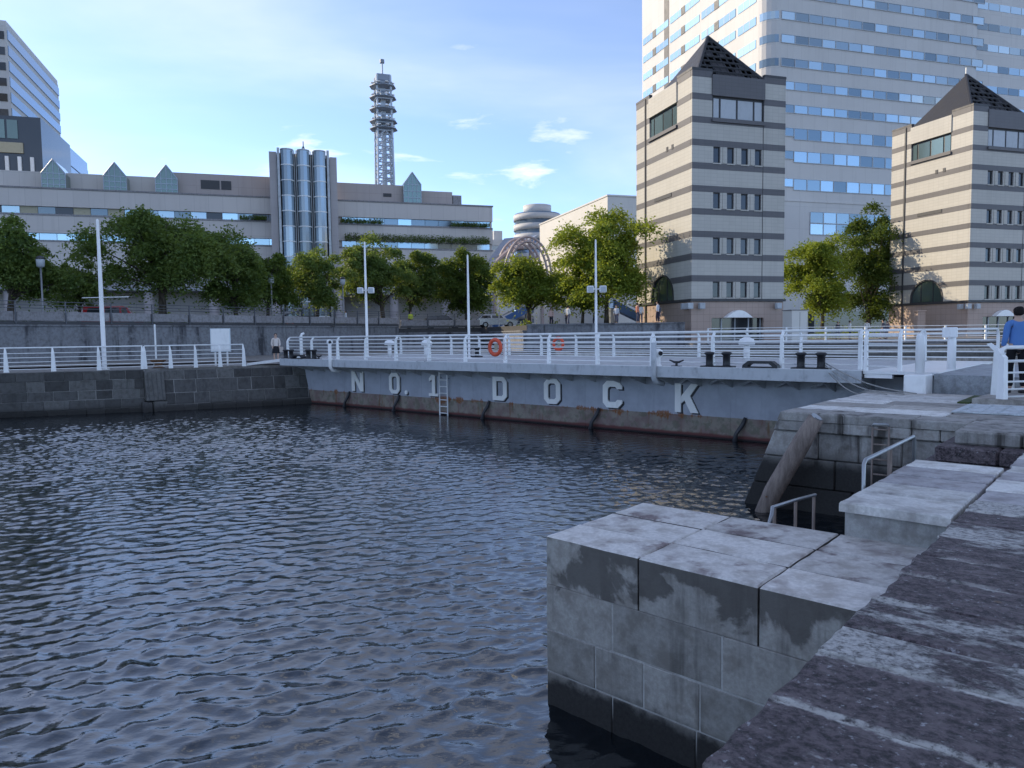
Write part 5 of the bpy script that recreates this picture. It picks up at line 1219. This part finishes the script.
def skinned(name, verts, edges, radii, mat, parent, sub=2):
    me_ = bpy.data.meshes.new(name); me_.from_pydata(verts, edges, [])
    o = bpy.data.objects.new(name, me_); COL.objects.link(o); o.parent = parent
    o.modifiers.new('skin', 'SKIN')
    sv = me_.skin_vertices[0].data
    for i, r_ in enumerate(radii): sv[i].radius = r_ if isinstance(r_, tuple) else (r_, r_)
    sv[0].use_root = True
    su = o.modifiers.new('sub', 'SUBSURF'); su.levels = sub; su.render_levels = sub
    me_.materials.append(mat); return o
CLOTH = {}
def cloth(c):
    if c not in CLOTH: CLOTH[c] = paint('cloth_%d' % len(CLOTH), c, .85, .08, 0, .2)
    return CLOTH[c]
def person(label, loc, rz, h=1.7, shirt=(.5, .5, .5), trousers=(.03, .03, .04), hair=(.015, .012, .012), arms='down', stride=.1, skirt=False, group=None, bag=None):
    t = thing('person', label, 'person', loc, rz, group); k = h/1.75
    S_ = lambda v: tuple(x*k for x in v)
    hip = .93; st_ = stride
    hd = {'down': ((.23, .02, 1.13), (.25, -.06, .88)), 'bag': ((.24, .0, 1.12), (.2, -.16, .95))}[arms]
    V_ = [(0, 0, .96), (0, .01, 1.12), (0, .0, 1.30), (0, .02, 1.46), (0, .0, 1.54), (0, -.015, 1.60), (0, -.01, 1.69), (0, .0, 1.75)]
    E_ = [(i, i+1) for i in range(7)]; R_ = [(.135, .10), (.125, .09), (.15, .105), (.12, .08), .055, (.075, .085), (.082, .098), (.05, .06)]
    for s in (-1, 1):
        b = len(V_); V_ += [(s*.10, 0, .90), (s*.105, -st_*s*.5-.02, .50), (s*.10, -st_*s*.6+.03, .10), (s*.105, -st_*s*.6-.10, .045)]
        R_ += [.085, .058, .042, .036]; E_ += [(0, b), (b, b+1), (b+1, b+2), (b+2, b+3)]
        b = len(V_); V_ += [(s*.19, .02, 1.42), (s*hd[0][0], hd[0][1], hd[0][2]), (s*hd[1][0], hd[1][1], hd[1][2]), (s*hd[1][0], hd[1][1]-.03, hd[1][2]-.10)]
        R_ += [.058, .042, .03, .024]; E_ += [(3, b), (b, b+1), (b+1, b+2), (b+2, b+3)]
    sk = lambda r_: tuple(x*k for x in r_) if isinstance(r_, tuple) else r_*k
    skinned('body', [S_(v) for v in V_], E_, [sk(r_) for r_ in R_], M['skin'], t)
    # shirt over torso and arms
    sv = [V_[1], V_[2], V_[2], V_[3]]; sv = [(0, 0, .86), V_[1], V_[2], V_[3]]; se = [(0, 1), (1, 2), (2, 3)]; sr = [(.172, .135), (.155, .12), (.172, .126), (.125, .09)]
    for s in (-1, 1):
        b = len(sv); e1 = Vector(hd[0]); e1.x *= s; sh = Vector((s*.19, .02, 1.42)); hw_ = Vector((s*hd[1][0], hd[1][1], hd[1][2]))
        sv += [tuple(sh), tuple(e1), tuple(e1.lerp(hw_, .7))]; sr += [.074, .058, .048]; se += [(3, b), (b, b+1), (b+1, b+2)]
    skinned('shirt', [S_(v) for v in sv], se, [sk(r_) for r_ in sr], cloth(shirt), t)
    if skirt:
        MB().lathe([(.13, 1.0), (.17, .92), (.23, .62), (.235, .56), (.20, .57)], (0, 0, 0), 16).build('skirt', cloth(trousers), t, True).scale = (k, k*.85, k)
    else:
        tv = [(0, 0, 1.0)]; te = []; tr = [(.150, .118)]
        for s in (-1, 1):
            b = len(tv); tv += [(s*.10, 0, .88), (s*.105, -st_*s*.5-.02, .50), (s*.10, -st_*s*.6+.03, .12)]; tr += [.10, .075, .062]; te += [(0, b), (b, b+1), (b+1, b+2)]
        skinned('trousers', [S_(v) for v in tv], te, [sk(r_) for r_ in tr], cloth(trousers), t)
    skinned('hair', [S_((0, .04, 1.58)), S_((0, .035, 1.66)), S_((0, .02, 1.73)), S_((0, .005, 1.775))], [(0, 1), (1, 2), (2, 3)], [sk((.085, .075)), sk((.108, .10)), sk((.105, .115)), sk((.06, .07))], cloth(hair), t)
    for s in (-1, 1):
        MB().lathe([(.001, 0), (.045, .005), (.05, .03), (.035, .075), (.001, .085)], (0, 0, 0), 10).build('shoe', M['black'], t, True)
        sh = LAST[0]; sh.location = S_((s*.105, -st_*s*.6-.05, 0)); sh.scale = (k, k*2.4, k)
        MB().lathe([(.001, -.012), (.011, -.006), (.012, .004), (.001, .012)], (0, 0, 0), 8).build('eye', M['hair'], t); LAST[0].location = S_((s*.032, -.10, 1.675))
        MB().lathe([(.001, -.03), (.016, -.015), (.018, .015), (.001, .03)], (0, 0, 0), 8).build('ear', M['skin'], t); LAST[0].location = S_((s*.085, .0, 1.665))
    MB().add([(-.014, -.095, 1.64), (.014, -.095, 1.64), (0, -.125, 1.645), (0, -.095, 1.68)], [(0, 1, 2), (0, 2, 3), (1, 3, 2), (0, 3, 1)]).build('nose', M['skin'], t).scale = (k, k, k)
    if bag: MB().cbox(.20*k, .42*k, -.22*k, -.08*k, .62*k, .95*k, .02).build('bag', cloth(bag), t)
    return t
person('person in blue shirt and dark trousers behind the right railing, seen from behind', (10.93, 16.0, .10), R(170), 1.84, (.10, .22, .50), (.012, .012, .016))
person('person in pale top and dark skirt standing at the left gate end', (-12.6, 39.6, .2), R(20), 1.52, (.62, .55, .50), (.02, .02, .025), skirt=True, arms='bag', bag=(.45, .40, .36))
person('person in white shirt walking on the road by the lamp left of the floodlight pole', ((347-512)/740*71, 71, 2.3), R(-70), 1.75, (.72, .74, .78), (.03, .04, .08), stride=.3)
person('person in yellow-green vest at the parapet below the mall', ((412-512)/740*77, 77, 2.35), R(30), 1.7, (.62, .70, .06), (.05, .05, .06))
crowd = [(547, 66, (.60, .42, .38)), (556, 64, (.08, .08, .1)), (566, 66.5, (.65, .65, .66)), (574, 63, (.70, .70, .72)), (588, 65, (.05, .05, .06)), (615, 63.5, (.62, .64, .68)), (622, 65.5, (.06, .07, .1)), (634, 62.5, (.45, .20, .15)), (643, 63, (.70, .68, .66)), (652, 62, (.60, .60, .64)), (662, 61, (.10, .10, .12)), (838, 66, (.06, .06, .07)), (846, 68, (.68, .68, .66)), (872, 67, (.68, .66, .62)), (880, 66, (.08, .08, .1)), (887, 66.5, (.12, .10, .12))]
where = ['leftmost in the crowd under the sunlit tree', 'second in the crowd under the sunlit tree', 'beside the low sunlit tree trunk', 'right of the low sunlit tree trunk', 'between the two sunlit trunks', 'right of the white floodlight pole', 'behind the tallest sunlit trunk', 'in rust red halfway to the striped tower', 'in white near the tower corner', 'in pale grey before the tower base', 'in black against the pink tower base', 'near the cream utility box', 'below the bright green tree', 'below the dark evergreen', 'right of the dark evergreen trunk', 'nearest the pink stone pillar']
for i, (px, d, c) in enumerate(crowd):
    px += (5, -4, 3, -6, 7, 2, -5, 4, -2, 6, -3, 0, 4, -5, 3, 0)[i]; d += (1, 4, -2, 3, 5, -1, 2, -2, 1, -1.5, .5, 2, -3, 1, 3, -2)[i]
    tone = 'black' if sum(c) < .4 else ('white' if min(c) > .55 else 'rust red')
    zb = 2.3 if px < 700 else .7
    person('person in %s top %s' % (tone, where[i].replace('in rust red ', '').replace('in white ', '').replace('in pale grey ', '').replace('in black ', '')), ((px-512)/740*d, d, zb), R((i*67) % 360), 1.55+.05*(i % 5), c, (.03+.05*(i % 3), .03+.05*(i % 3), .05+.06*(i % 3)), stride=.1+.08*(i % 3), group='people on the street behind the dock')
